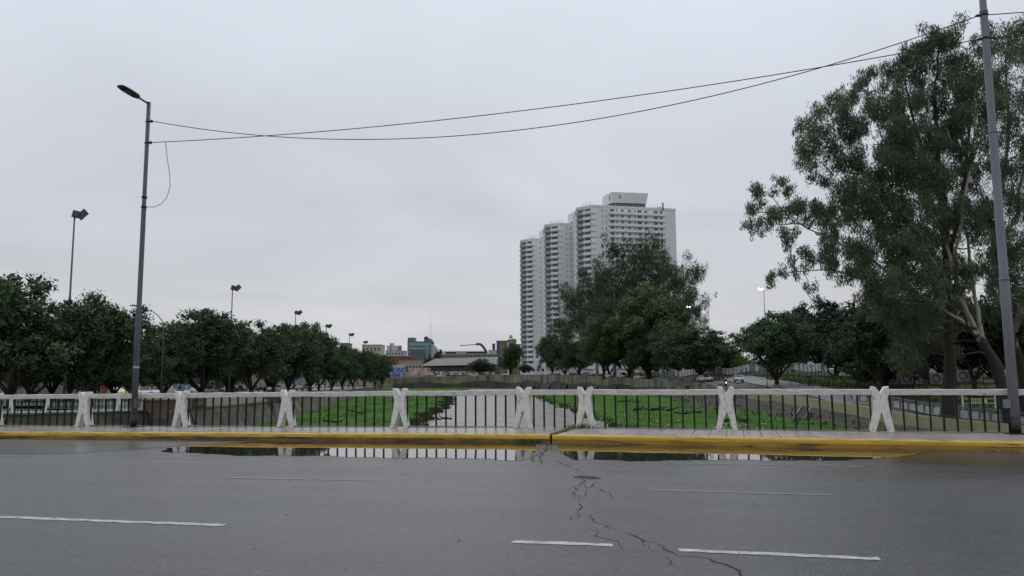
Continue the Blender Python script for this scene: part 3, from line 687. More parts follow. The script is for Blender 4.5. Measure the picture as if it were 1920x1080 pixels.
for x, y in q:
    v = ray(x, y); lp_.append(CAM+v*((bL[1])/v[1]))
k.tube(lp_, .010, 6); o = k.build('drop_cable', M_wire); tag(o, 'thin cable looping from the overhead line to the left lamp pole', 'cable')
# floodlight masts on the left avenue
def mast(px, ytop, d, zb, label, lit=False, flip=1, sc=1.0, name='floodlight_mast', group='floodlight masts behind the left trees'):
    top = P(px, ytop, d); t = empty(name, (top[0], top[1], zb), 0, label, 'light mast', group)
    h = top[2]; x, y = top[0], top[1]
    MB().tube([(x, y, zb), (x, y, zb+(h-zb)*.55), (x, y, zb+(h-zb)*.56), (x, y, h-.25)], [.13*sc, .11*sc, .085*sc, .07*sc], 8).build('shaft', M_galv, t)
    R = R0*flip
    def pt(a, b, c): return np.array([x, y, h])+R*a+F0*b+np.array([0, 0, c])
    k = MB(); k.tube([pt(0, 0, -.35), pt(-.3, 0, .05), pt(-.35, 0, .05)], .035*sc, 5); k.tube([pt(0, 0, -.35), pt(.5, 0, -.1), pt(1.0, 0, -.1)], .04*sc, 5); k.tube([pt(-.3, 0, .0), pt(1.05, 0, -.05)], .03*sc, 5); k.build('bracket', M_black, t)
    for (a, tilt, sz) in ((.35, .25, .42), (.98, -.75, .42)):
        k = MB(); c = pt(a, -.1, .08); ux = R*math.cos(tilt)-np.array([0, 0, 1])*math.sin(tilt); uz = R*math.sin(tilt)+np.array([0, 0, 1])*math.cos(tilt); uy = -F0
        sz *= sc*1.1; V = []
        for (yy, s_) in ((-.22, .6), (0, 1), (.06, 1)):
            for (aa, bb) in ((-1, -.72), (1, -.72), (1, .72), (-1, .72)): V.append(c+ux*aa*sz*s_+uz*bb*sz*s_+uy*yy)
        k.add(V, [(0, 1, 2, 3), (8, 9, 10, 11)]+[(i*4+j, i*4+(j+1) % 4, i*4+4+(j+1) % 4, i*4+4+j) for i in range(2) for j in range(4)])
        fl = k.build('floodlight', M_darkhead, t)
        k = MB(); q = [c+ux*aa*sz*.8+uz*bb*sz*.55+uy*.075 for (aa, bb) in ((-1, -1), (1, -1), (1, 1), (-1, 1))]; k.add(q, [(0, 1, 2, 3)]); k.build('lens', M_lit if lit else M_lens, fl)
    return t
M_lit = mat('lit_lamp', (.9, .9, .9), rough=.3, emit=((1, .98, .95), 2.2))
for px, y, d, lab in [(140, 404, 90, 'tall floodlight mast rising behind the leftmost tree, two lamps on top'), (436, 541, 142, 'floodlight mast between the second and third rounded left bank trees'), (554.5, 587, 186, 'floodlight mast with two lamps over the middle of the left tree row'),
                      (612, 612, 215, 'floodlight mast fourth from the left above the tree row'), (655.5, 628, 256, 'floodlight mast fifth from the left above the tree row'), (682.5, 642, 300, 'small far floodlight mast, sixth from the left, beside the pale orange building')]:
    mast(px, y, d, -.6, lab, sc=1.25)
# ================================================================== trees
def leaf_mat(name, c1, c2, trans=.25):
    m = bpy.data.materials.new(name); m.use_nodes = True; T = m.node_tree; N = T.nodes; L = T.links; b = N['Principled BSDF']; MATS[name] = m
    b.inputs['Roughness'].default_value = .55; b.inputs['Specular IOR Level'].default_value = .3
    at = N.new('ShaderNodeAttribute'); at.attribute_name = 'tone'; oi = N.new('ShaderNodeObjectInfo')
    x = N.new('ShaderNodeMix'); x.data_type = 'RGBA'; x.inputs[6].default_value = (*c1, 1); x.inputs[7].default_value = (*c2, 1); L.new(at.outputs['Fac'], x.inputs[0])
    h = N.new('ShaderNodeHueSaturation'); r = N.new('ShaderNodeMapRange'); r.inputs[3].default_value = .82; r.inputs[4].default_value = 1.18; L.new(oi.outputs['Random'], r.inputs[0]); L.new(r.outputs[0], h.inputs['Value']); L.new(x.outputs[2], h.inputs['Color'])
    L.new(h.outputs[0], b.inputs['Base Color'])
    tb = N.new('ShaderNodeBsdfTranslucent'); L.new(h.outputs[0], tb.inputs[0]); ms = N.new('ShaderNodeMixShader'); ms.inputs[0].default_value = trans
    L.new(b.outputs[0], ms.inputs[1]); L.new(tb.outputs[0], ms.inputs[2]); L.new(ms.outputs[0], N['Material Output'].inputs[0]); return m
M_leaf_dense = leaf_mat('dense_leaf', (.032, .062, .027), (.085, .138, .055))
M_leaf_bright = leaf_mat('bright_leaf', (.06, .085, .032), (.13, .165, .07))
M_leaf_euc = leaf_mat('gum_leaf', (.055, .076, .042), (.165, .19, .115), .38)
M_leaf_euc_far = leaf_mat('far_gum_leaf', (.042, .062, .034), (.11, .135, .070))
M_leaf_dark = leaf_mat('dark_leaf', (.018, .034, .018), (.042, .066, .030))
M_leaf_lime = leaf_mat('lime_leaf', (.10, .16, .02), (.16, .22, .04))
M_bark = mat('dark_bark', (.030, .025, .020), (.055, .047, .038), rough=.95, scale=3, stretch=(3, 3, .5), bump=.8, bscale=8, world=False)
M_gum0 = mat('pale_gum_bark', (.40, .365, .32), (.27, .24, .205), rough=.8, scale=1.2, stretch=(2, 2, .35), bump=.3, bscale=6, world=False, c3=(.085, .07, .055), s3=1.3, lo3=.52, hi3=.66, stretch3=(2, 2, .3))
M_gum = M_gum0.copy(); M_gum.name = 'pale_gum_bark_dark_foot'     # rough dark bark kept on the lower trunk
T = M_gum.node_tree; N = T.nodes; L = T.links; B = N['Principled BSDF']; src_ = B.inputs['Base Color'].links[0].from_socket
tcn = N.new('ShaderNodeTexCoord'); sx_ = N.new('ShaderNodeSeparateXYZ'); L.new(tcn.outputs['Object'], sx_.inputs[0]); nn_ = N.new('ShaderNodeTexNoise'); nn_.inputs['Scale'].default_value = .9; L.new(tcn.outputs['Object'], nn_.inputs['Vector'])
ad = N.new('ShaderNodeMath'); ad.operation = 'MULTIPLY_ADD'; ad.inputs[1].default_value = 7.0; L.new(nn_.outputs['Fac'], ad.inputs[0]); L.new(sx_.outputs[2], ad.inputs[2])
rr_ = N.new('ShaderNodeMapRange'); rr_.inputs[1].default_value = 10.4; rr_.inputs[2].default_value = 11.0; L.new(ad.outputs[0], rr_.inputs[0])
mx_ = N.new('ShaderNodeMix'); mx_.data_type = 'RGBA'; mx_.inputs[6].default_value = (.028, .022, .018, 1); L.new(src_, mx_.inputs[7]); L.new(rr_.outputs[0], mx_.inputs[0]); L.new(mx_.outputs[2], B.inputs['Base Color'])
def leaf_quads(cent, size, asp, droop, r, updir=None):
    """cent (n,3); one leaf card each: long axis random (droop pulls it down), returns verts, quads"""
    n = len(cent)
    a = r.normal(size=(n, 3)); a[:, 2] -= droop*2.0; a /= np.linalg.norm(a, axis=1)[:, None]
    b = r.normal(size=(n, 3))
    if updir is not None: nn = b*.75+updir; b = np.cross(nn, a)
    else: b = np.cross(b, a)
    b /= np.linalg.norm(b, axis=1)[:, None]+1e-9
    s = (size*(.6+.8*r.random(n)))[:, None]
    l = a*s; w = b*s*asp
    V = np.empty((n, 4, 3)); V[:, 0] = cent-l; V[:, 1] = cent-w*.9+l*.05; V[:, 2] = cent+l; V[:, 3] = cent+w*.9+l*.1
    return V.reshape(-1, 3), np.arange(n*4).reshape(-1, 4)
def crown_mesh(name, clumps, per, size, asp, droop, m, r, core=0.0, csize=.9, flat=.75, upw=.9):
    """clumps: list of (center, radius). Leaves fill each clump, denser near its skin."""
    C = []; U = []; TN = []; SZ = []
    for c, rad in clumps:
        k = max(6, int(per*rad*rad)); v = r.normal(size=(k, 3)); v /= np.linalg.norm(v, axis=1)[:, None]
        rr = rad*(.35+.65*r.random(k)**.45)*(1+.25*r.normal(size=k)); p = v*rr[:, None]; p[:, 2] *= flat
        C.append(p+c); u = v.copy(); u[:, 2] += upw; U.append(u); t = r.random()
        TN.append(np.clip(t*.6+.4*r.random(k), 0, 1)); SZ.append(np.full(k, size))
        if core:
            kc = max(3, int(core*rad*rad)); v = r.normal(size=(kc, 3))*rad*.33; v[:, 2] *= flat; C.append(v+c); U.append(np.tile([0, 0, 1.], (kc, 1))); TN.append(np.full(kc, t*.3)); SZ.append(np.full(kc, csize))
    C = np.concatenate(C); U = np.concatenate(U); TN = np.concatenate(TN); SZ = np.concatenate(SZ)
    V, Q = leaf_quads(C, SZ, asp, droop, r, U); return np_mesh(name, V, Q, m, attr=TN)
def curve_pts(a, b, n, bend, r):
    a = np.asarray(a, float); b = np.asarray(b, float); off = r.normal(0, 1, 3)*bend*np.linalg.norm(b-a); off[2] = abs(off[2])*.6
    return [a+(b-a)*t+off*4*t*(1-t)*.5+(r.normal(0, .02*np.linalg.norm(b-a), 3) if 0 < t < 1 else 0) for t in np.linspace(0, 1, n)]
def make_round(seed, H=10.0, R=5.0, hb=1.25, n=130, per=165, leaf=None, size=.14, flatb=.35, lean=0.0, nl=7):
    """broad street tree: several overlapping leaf masses on a forking trunk; returns (crown mesh, trunk mesh)"""
    r = np.random.default_rng(seed); cz = hb+(H-hb)*.45; cl = []; masses = [(np.array([0, 0, cz+(H-cz)*.12]), R*.62, (H-hb)*.40)]
    for i in range(nl):
        a = i*2*math.pi/nl+r.normal(0, .35); q = R*r.uniform(.45, .68); zz = hb+(H-hb)*r.uniform(.28, .66); rr = R*r.uniform(.34, .52)
        masses.append((np.array([math.cos(a)*q, math.sin(a)*q, zz]), min(rr, R*1.1-q), (H-hb)*r.uniform(.20, .30)))
    masses.append((np.array([r.normal(0, .18*R), r.normal(0, .18*R), H-(H-hb)*.24]), R*.42, (H-hb)*.22))
    masses.append((np.array([R*.45*math.cos(seed), R*.45*math.sin(seed), H-(H-hb)*.32]), R*.36, (H-hb)*.2))
    tot = sum(m_[1]**2 for m_ in masses)
    for c, rx, rz_ in masses:
        k_ = max(6, int(n*rx*rx/tot))
        for i in range(k_):
            z = -.75+1.72*((i+.5)/k_); a = i*2.39996+r.normal(0, .35); q = math.sqrt(max(0, 1-z*z)); kk = (.86+r.normal(0, .10))
            p = c+np.array([math.cos(a)*q*rx*kk, math.sin(a)*q*rx*kk, z*rz_*kk]); cl.append((p, r.uniform(.55, 1.05)*R/5))
    for i in range(n//4):
        v = r.normal(size=3); v *= r.random()**.4*.6/np.linalg.norm(v); cl.append((np.array([v[0]*R, v[1]*R, cz+v[2]*(H-cz)]), 1.2*R/5))
    cm = crown_mesh('crown', cl, per, size, .5, .12, leaf or M_leaf_dense, r, core=22, csize=.34)
    k = MB(); fk = hb*.62; tr_ = .26*R/5
    k.tube([(0, 0, -.2), (0, 0, .1), (lean*.3, .05, fk*.5), (lean*.6, .0, fk)], [tr_*1.5, tr_*1.1, tr_, tr_*.95], 9)
    for i in range(6):
        a = i*1.05+r.random(); e = np.array([math.cos(a)*R*.55, math.sin(a)*R*.55, cz+r.uniform(-.3, 1.6)]); pts = curve_pts((lean*.6, 0, fk-.1), e, 6, .14, r); k.tube(pts, np.linspace(tr_*.62, .05, 6), 7)
        for j in range(2):
            s = pts[3]; e2 = s+np.array([math.cos(a+r.normal()), math.sin(a+r.normal()), .8])*R*.35; k.tube(curve_pts(s, e2, 4, .1, r), np.linspace(tr_*.25, .03, 4), 5)
    return cm, k.mesh('trunk', M_bark)
def make_gum(seed, H=24.0, R=7.0, hb=8.0, nlimb=14, per=80, size=.20, leaf=None, core=5.0):
    """tall open eucalyptus: ascending pale limbs, leaf clumps at their ends with gaps"""
    r = np.random.default_rng(seed); k = MB(); cl = []
    tops = [(r.normal(0, .15), r.normal(0, .15), H*.92)]; tp = curve_pts((0, 0, 0), (r.normal(0, .6), r.normal(0, .6), H*.9), 8, .04, r); k.tube(tp, np.linspace(.42, .06, 8)*H/24, 9)
    cl.append((tp[-1], R*.24))
    for i in range(nlimb):
        t = .28+.62*i/nlimb; s = np.array(tp[int(t*7)])+(np.array(tp[min(7, int(t*7)+1)])-tp[int(t*7)])*(t*7 % 1); a = i*2.4+r.normal(0, .3); rr = R*(1.05-.55*t)*r.uniform(.75, 1.15)
        e = s+np.array([math.cos(a)*rr, math.sin(a)*rr, rr*r.uniform(.45, .9)]); e[2] = min(e[2], H); pts = curve_pts(s, e, 6, .10, r); k.tube(pts, np.linspace(.17, .03, 6)*H/24, 6)
        for j in range(5):
            c = np.array(pts[2+j % 4])+r.normal(0, .11*R, 3)*[1, 1, .7]; cl.append((c, R*r.uniform(.13, .24)))
        cl.append((e, R*r.uniform(.15, .22)))
    for c, rad in list(cl): 
        for _ in range(2): v = r.normal(0, rad*.8, 3); cl.append((c+v, rad*r.uniform(.4, .7)))
    cm = crown_mesh('crown', cl, per, size, .30, .55, leaf or M_leaf_euc_far, r, core=core, csize=.42, flat=1.0); return cm, k.mesh('trunk', M_gum0)
def tree_at(name, base, me, sx, sz, rz, label, group=None, cat='tree'):
    t = empty(name, base, rz, label, cat, group); c = link('crown', me[0], t); u = link('trunk', me[1], t); t.scale = (sx, sx, sz); return t
ROUND = [make_round(11), make_round(12, lean=.4, nl=6), make_round(13, lean=-.5, nl=8), make_round(14, nl=5), make_round(15, nl=6, lean=.6), make_round(16, nl=9)]
BRIGHT = make_round(21, leaf=M_leaf_bright)
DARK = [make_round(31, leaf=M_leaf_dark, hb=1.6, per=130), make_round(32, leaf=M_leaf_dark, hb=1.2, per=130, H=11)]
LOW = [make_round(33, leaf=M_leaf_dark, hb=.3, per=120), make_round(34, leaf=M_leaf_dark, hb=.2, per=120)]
GUM = [make_gum(41), make_gum(42, nlimb=12), make_gum(43, nlimb=11)]
# left bank row: px centre, crown px width, top row, distance
lt = [(36, 250, 506, 72, 0, 'largest dark tree at the left picture edge, crown cut by the frame'), (182, 172, 548, 76, 1, 'dark bushy tree just left of the grey lamp pole'), (308, 122, 626, 98, 2, 'low green tree directly right of the grey lamp pole'),
      (384, 176, 576, 106, 3, 'rounded dark tree with forked trunk, in front of the beige columned house'), (474, 132, 598, 128, 0, 'rounded dark tree with the second floodlight mast at its left shoulder'), (548, 118, 606, 150, 1, 'rounded dark tree standing under the third floodlight mast'),
      (585, 96, 600, 172, 2, 'tall rounded tree at the high point of the left row, right of the third mast'), (622, 74, 640, 192, 3, 'smaller rounded tree just below the fourth floodlight mast'), (644, 64, 650, 214, 0, 'rounded tree below the fifth floodlight mast'),
      (664, 60, 652, 238, 1, 'rounded tree between the fifth and sixth floodlight masts'), (686, 52, 656, 262, 2, 'rounded tree in front of the pale orange building'), (704, 46, 660, 288, 3, 'second last small tree at the far end of the left row'), (716, 42, 664, 312, 0, 'last small tree of the left row, beside the blue graffiti')]
lb_tab = [(p[1], p[0]) for p in LBr]
for i, (px, w, yt, d, v, lab) in enumerate(lt):
    top = P(px, yt, d); z0 = -.6; H = top[2]-z0; R = w/2/FPX*d*(1.12 if i < 3 else 1.24)
    tree_at('street_tree', (top[0], top[1], z0), ROUND[(v+4*(i % 3 == 1)+(i//5)) % 6], R/5.0, H/9.9, i*1.3+.4, lab, 'street trees of the left bank row')
# a second row behind, across the avenue, closes the gaps between the crowns
for i, (px, w, yt, d, v, lab) in enumerate([(110, 150, 590, 100, 2, 'dark tree behind the gap between the two leftmost trees'), (430, 120, 622, 150, 1, 'tree behind the house front, seen between two rounded crowns'), (510, 90, 640, 180, 3, 'tree across the avenue, low between the rounded crowns')]):
    top = P(px, yt, d); tree_at('street_tree', (top[0], top[1], -.6), ROUND[v], w/2/FPX*d*1.1/5.0, (top[2]+.6)/9.9, i*2.1, lab, 'street trees across the avenue')
# right bank street trees
def rt(name, px, w, yt, d, me, Rn, Hn, rz, lab, group=None):
    top = P(px, yt, d); l, dd = ld(top); z0 = zr(l, dd)-.05; return tree_at(name, (top[0], top[1], z0), me, w/2/FPX*d*(1.06 if Rn == 5 else .95)/Rn, (top[2]-z0)/Hn, rz, lab, group)
g2 = 'street trees of the right bank'
rt('street_tree', 824, 24, 653, 500, ROUND[3], 5, 9.9, .3, 'dark tree right beside the teal glass building', g2)
rt('street_tree', 806, 36, 668, 490, ROUND[5], 5, 9.9, 1.3, 'low dark tree in front of the pale blue wing of the office', g2)
rt('street_tree', 904, 52, 671, 405, ROUND[0], 5, 9.9, .3, 'low dark tree in front of the grey station roof', g2)
rt('street_tree', 957, 46, 643, 400, ROUND[1], 5, 9.9, 1.3, 'dark rounded tree between the station and the leftmost white tower', g2)
rt('street_tree', 986, 26, 682, 395, ROUND[3], 5, 9.9, 2.3, 'small low tree at the foot of the leftmost white tower', g2)
rt('street_tree', 1033, 60, 624, 345, ROUND[2], 5, 9.9, 3.3, 'dark tree standing in front of the middle white tower base', g2)
rt('street_tree', 1085, 74, 638, 300, ROUND[0], 5, 9.9, 4.3, 'dark tree left of the tall gum trees, above the river wall', g2)
rt('street_tree', 1140, 78, 610, 272, ROUND[3], 5, 9.9, .8, 'green tree low in front of the middle of the gum trees', g2)
rt('street_tree', 1212, 92, 622, 235, ROUND[1], 5, 9.9, 1.9, 'blue-green tree right of centre in the low row before the gum trees', g2)
rt('street_tree', 1306, 142, 611, 192, ROUND[2], 5, 9.9, 2.9, 'broad green tree with leaning trunk above the parked white car', g2)
rt('street_tree', 1450, 148, 580, 142, ROUND[3], 5, 9.9, 5.0, 'spreading dark tree with thin black trunk beside the right bank road', g2)
rt('bright_tree', 1212, 165, 531, 244, BRIGHT, 5, 9.9, .2, 'lighter olive green tree in the middle of the tall gum group', None)
rt('bright_tree', 1130, 96, 588, 250, BRIGHT, 5, 9.9, 2.2, 'yellowish green tree at the left of the gum group', None)
g3 = 'tall gum trees before the white towers'
rt('gum_tree', 1182, 165, 430, 275, GUM[0], 6.6, 24, .6, 'tallest gum tree, directly in front of the right white tower', g3)
rt('gum_tree', 1238, 120, 442, 268, GUM[1], 6.6, 24, 2.6, 'tall gum tree covering the right edge of the right white tower', g3)
rt('gum_tree', 1284, 88, 458, 262, GUM[2], 6.6, 24, 1.6, 'gum tree on the right side of the gum group against the sky', g3)
rt('gum_tree', 1116, 100, 482, 295, GUM[1], 6.6, 24, 4.6, 'slender gum tree before the gap between middle and right towers', g3)
rt('gum_tree', 1080, 110, 522, 310, GUM[0], 6.6, 24, 3.6, 'dark gum tree before the middle white tower, leftmost of its group', g3)
rt('gum_tree', 1286, 84, 530, 250, GUM[2], 6.6, 24, 5.2, 'lower gum tree in front of the right side of the gum group', g3)
rt('gum_tree', 1150, 120, 520, 268, GUM[1], 6.6, 24, 0.9, 'lower gum tree in front of the left side of the gum group', g3)
rt('street_tree', 1175, 96, 600, 252, ROUND[4], 5, 9.9, .4, 'green tree between the low green and blue-green trees of the right row', g2)
rt('street_tree', 1262, 96, 604, 222, ROUND[5], 5, 9.9, 3.4, 'green tree just left of the broad tree with leaning trunk', g2)
rt('street_tree', 1060, 70, 640, 320, ROUND[4], 5, 9.9, 2.4, 'dark tree filling the gap left of the gum group', g2)
g4 = 'dark trees on the right slope'
rt('dark_tree', 1530, 150, 556, 178, DARK[0], 5, 9.9, .5, 'dark tree on the slope above the poster fence, leftmost of the dark mass', g4)
rt('dark_tree', 1612, 150, 556, 152, DARK[1], 5, 10.9, 1.5, 'dark tree in the middle of the right slope mass', g4)
rt('dark_tree', 1605, 130, 606, 128, DARK[0], 5, 9.9, 2.5, 'low dark tree hanging over the right road edge', g4)
rt('dark_tree', 1700, 190, 545, 135, DARK[1], 5, 10.9, 3.5, 'dark tree behind the thick bark trunk', g4)
rt('dark_tree', 1800, 190, 560, 140, DARK[0], 5, 9.9, 4.5, 'dark tree behind the poster panels with red rings', g4)
rt('dark_tree', 1900, 200, 540, 130, DARK[1], 5, 10.9, 5.5, 'dark tree behind the right lamp pole', g4)
rt('dark_tree', 1990, 200, 520, 110, DARK[0], 5, 9.9, 0.9, 'dark tree at the right picture edge', g4)
for i, (px, w, yt, d, lab) in enumerate([(1560, 130, 612, 190, 'dark low tree behind the poster fence end'), (1660, 150, 600, 175, 'dark low tree far behind the thin dark pole'), (1760, 150, 610, 165, 'dark low tree behind the thick dark trunk'), (1850, 150, 610, 165, 'dark low tree behind the pale forked trunk'), (1950, 170, 590, 150, 'dark low tree beyond the right frame edge'), (1650, 130, 640, 118, 'dark bush tree left of the ring banners'), (1480, 120, 620, 215, 'dark tree behind the spreading tree by the road'), (1350, 110, 640, 230, 'dark tree behind the lime green bush'), (1265, 120, 640, 245, 'dark tree behind the broad green tree')]):
    rt('dark_tree', px, w, yt, d, LOW[i % 2], 5, 9.9, i*1.1, lab, g4)
for i, (px, w, yt, d, lab) in enumerate([(60, 190, 610, 92, 'dark shaded tree behind the leftmost trees'), (215, 120, 640, 104, 'dark shaded tree behind the lamp pole'), (330, 120, 655, 150, 'dark shaded tree behind the white vans'), (270, 110, 640, 130, 'dark shaded tree just behind the low green tree'), (440, 110, 625, 150, 'dark shaded tree filling the gap left of the second mast'), (515, 100, 618, 165, 'dark shaded tree filling the gap left of the third mast'), (600, 80, 640, 200, 'dark shaded tree filling the gap below the fourth mast'), (140, 150, 570, 95, 'dark shaded tree between the two nearest left trees')]):
    top = P(px, yt, d); tree_at('street_tree', (top[0], top[1], -.6), ROUND[(i+1) % 4], w/2/FPX*d*1.1/5.0, (top[2]+.6)/9.9, i*2.1+1, lab, 'street trees across the avenue')
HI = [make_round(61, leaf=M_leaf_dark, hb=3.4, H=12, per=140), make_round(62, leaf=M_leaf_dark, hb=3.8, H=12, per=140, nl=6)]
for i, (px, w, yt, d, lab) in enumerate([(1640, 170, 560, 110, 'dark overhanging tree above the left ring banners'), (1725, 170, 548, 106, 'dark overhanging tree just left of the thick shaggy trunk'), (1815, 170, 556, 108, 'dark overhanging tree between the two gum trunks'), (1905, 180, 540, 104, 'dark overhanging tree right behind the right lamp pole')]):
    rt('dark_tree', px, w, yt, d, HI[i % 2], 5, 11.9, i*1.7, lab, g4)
rt('lime_shrub', 1389, 40, 660, 190, make_round(51, leaf=M_leaf_lime, n=40, hb=.6), 5, 9.9, 0, 'bright lime green bush between two right bank trees', None)

# the big near gums on the right: limbs and clumps set out one by one
def big_gum(label, base, limbs, clumps, seed, per, size, trunk_r, name='large_gum_tree', group='large gum trees by the right street', mtr=None):
    r = np.random.default_rng(seed); B0 = P(*base); l, d0 = ld(B0); t = empty(name, B0, 0, label, 'tree', group); o0 = np.array(t.location)
    k = MB(); nodes = []
    for pts, r0, r1 in limbs:
        q = [P(x, y, d)-o0 for x, y, d in pts]; fine = []
        for a, b in zip(q[:-1], q[1:]):
            n = 4
            for i in range(n): fine.append(a+(b-a)*i/n+r.normal(0, .012*np.linalg.norm(b-a), 3))
        fine.append(q[-1]); k.tube(fine, np.linspace(r0, r1, len(fine)), 9); nodes += fine[len(fine)//3:]
    nodes = np.array(nodes); cl = []
    for (x, y, d, rad) in clumps:
        c = P(x, y, d)-o0
        # branch from the nearest limb node below
        dd = np.linalg.norm(nodes-c, axis=1)+np.where(nodes[:, 2] > c[2], 3.0, 0); s = nodes[dd.argmin()]
        pts = curve_pts(s, c, 6, .12, r); k.tube(pts, np.linspace(min(.09, .02+.012*np.linalg.norm(c-s)), .018, 6), 5, cap=False)
        nsub = int(3+rad*2.6)
        for j in range(nsub):
            v = r.normal(size=3); v /= np.linalg.norm(v); e = c+v*rad*r.uniform(.35, 1.35)*np.array([1, 1, .8]); k.tube(curve_pts(pts[4], e, 4, .1, r), [.022, .016, .012, .007], 4, cap=False)
            cl.append((e, rad*r.uniform(.30, .55)))
            cl.append((e+r.normal(0, rad*.25, 3)-[0, 0, rad*.2], rad*r.uniform(.22, .40)))
    cm = crown_mesh('crown', cl, per, size, .21, .8, M_leaf_euc, r, core=0, flat=1.15, upw=.5)
    link('crown', cm, t); link('trunk', k.mesh('trunk', mtr or M_gum), t); return t, len(cm.polygons)
c1 = [(1412, 395, 64, 1.0), (1440, 362, 63, 1.1), (1475, 352, 62, 1.0), (1405, 425, 64, .8), (1448, 412, 63, 1.2), (1492, 392, 62, 1.2), (1520, 420, 61, 1.3), (1470, 446, 62, 1.0), (1545, 385, 61, 1.3),
      (1450, 520, 63, .8), (1490, 500, 62, 1.0), (1530, 475, 61, 1.2), (1560, 510, 60, 1.1), (1585, 455, 60, 1.5), (1600, 500, 60, 1.3), (1630, 460, 59, 1.5), (1515, 540, 61, .7),
      (1520, 232, 64, 1.1), (1512, 285, 63, 1.2), (1550, 205, 63, 1.2), (1560, 260, 62, 1.6), (1535, 320, 62, 1.4), (1585, 175, 62, 1.1), (1600, 230, 61, 1.6), (1595, 300, 61, 1.8), (1580, 360, 60, 1.6), (1625, 150, 62, 1.2), (1640, 200, 61, 1.5), (1640, 270, 60, 1.7), (1640, 340, 60, 1.8), (1630, 400, 60, 1.7),
      (1680, 190, 61, 1.5), (1690, 260, 60, 1.7), (1690, 330, 60, 1.8), (1690, 400, 59, 1.8), (1680, 460, 59, 1.7), (1660, 520, 58, 1.6), (1700, 540, 58, 1.6), (1720, 480, 58, 1.7), (1740, 560, 58, 1.5), (1735, 420, 59, 1.7), (1640, 560, 59, 1.2)]
c2_ = [(1700, 105, 63, 1.2), (1690, 145, 63, 1.3), (1740, 75, 63, 1.3), (1735, 130, 62, 1.5), (1745, 190, 62, 1.6), (1775, 65, 62, 1.2), (1790, 110, 62, 1.5), (1790, 170, 61, 1.6), (1800, 240, 61, 1.7), (1750, 260, 61, 1.7), (1755, 330, 60, 1.7), (1820, 90, 62, 1.1), (1830, 140, 62, 1.4),
       (1810, 310, 60, 1.7), (1800, 380, 60, 1.7), (1790, 450, 60, 1.6), (1830, 200, 61, 1.4), (1835, 270, 60, 1.5), (1840, 420, 60, 1.5), (1780, 520, 60, 1.4), (1720, 600, 60, 1.3), (1690, 610, 60, 1.2), (1820, 500, 60, 1.2)]
c3_ = [(1865, 90, 70, 1.6), (1905, 55, 69, 1.5), (1940, 60, 69, 1.8), (1880, 150, 69, 1.8), (1925, 120, 68, 1.9), (1870, 220, 68, 1.8), (1915, 200, 68, 1.9), (1880, 300, 68, 1.8), (1930, 280, 67, 2), (1870, 380, 67, 1.8), (1915, 370, 67, 1.9), (1885, 460, 66, 1.8), (1930, 450, 66, 1.9), (1900, 540, 66, 1.7), (1860, 520, 66, 1.3), (1990, 120, 69, 2.2), (2000, 230, 68, 2.4), (1990, 350, 67, 2.4), (1985, 470, 66, 2.2), (2060, 200, 69, 2.2), (2060, 330, 67, 2.3), (2050, 100, 69, 2.0)]
def fill(poly, n, d0, d1, r0, r1, gap, seed, old):
    r = np.random.default_rng(seed); pts = [(x, y) for x, y, *_ in old]; out_ = []; xs_ = [p[0] for p in poly]; ys_ = [p[1] for p in poly]; tries = 0
    while len(out_) < n and tries < 9000:
        tries += 1; x, y = r.uniform(min(xs_), max(xs_)), r.uniform(min(ys_), max(ys_)); ins = False; j = len(poly)-1
        for i in range(len(poly)):
            if (ys_[i] > y) != (ys_[j] > y) and x < (xs_[j]-xs_[i])*(y-ys_[i])/(ys_[j]-ys_[i])+xs_[i]: ins = not ins
            j = i
        if ins and all((x-a)**2+(y-b)**2 > gap*gap for a, b in pts): pts.append((x, y)); out_.append((x, y, r.uniform(d0, d1), r.uniform(r0, r1)))
    return out_
c1 += fill([(1545, 370), (1560, 250), (1610, 160), (1690, 150), (1720, 300), (1760, 480), (1800, 600), (1760, 640), (1700, 690), (1640, 660), (1590, 560), (1560, 470)], 34, 61, 70, 1.0, 1.5, 34, 1, [])
c2_ += fill([(1700, 90), (1760, 55), (1840, 70), (1850, 560), (1830, 640), (1760, 660), (1730, 500), (1700, 300)], 30, 63, 71, 1.0, 1.5, 34, 2, [])
c3_ += fill([(1850, 60), (1960, 30), (2080, 60), (2080, 560), (1960, 680), (1870, 640), (1845, 400)], 50, 68, 78, 1.2, 1.9, 34, 3, [])
n_ = 0
t, n = big_gum('huge spreading gum tree with pale leaning trunk forking behind the right railing', (1893, 792, 61),
        [([(1898, 797, 61), (1893, 770, 61), (1884, 735, 61), (1866, 680, 61), (1835, 628, 61)], .62, .33), ([(1838, 634, 61), (1812, 585, 61), (1790, 520, 60.5), (1770, 440, 60), (1735, 340, 60.5), (1690, 250, 61)], .21, .05),
         ([(1838, 634, 61), (1800, 600, 60.5), (1750, 570, 60), (1712, 545, 59.5), (1640, 490, 60), (1560, 450, 61), (1480, 410, 62.5)], .15, .035), ([(1812, 585, 61), (1760, 505, 60), (1700, 420, 60), (1630, 330, 61), (1560, 270, 62.5)], .16, .04),
         ([(1712, 545, 59.5), (1640, 530, 60), (1560, 505, 61), (1490, 510, 62)], .10, .03), ([(1845, 645, 61), (1828, 560, 61), (1818, 480, 60.5), (1800, 360, 60), (1775, 240, 60.5)], .17, .05), ([(1790, 520, 60.5), (1800, 420, 60), (1822, 300, 60), (1830, 190, 61)], .13, .04), ([(1770, 440, 60), (1700, 330, 60), (1660, 240, 60.5), (1640, 170, 61)], .11, .03), ([(1735, 340, 60.5), (1745, 220, 60.5), (1740, 120, 61)], .10, .03)], c1, 5, 480, .16, .5); n_ += n
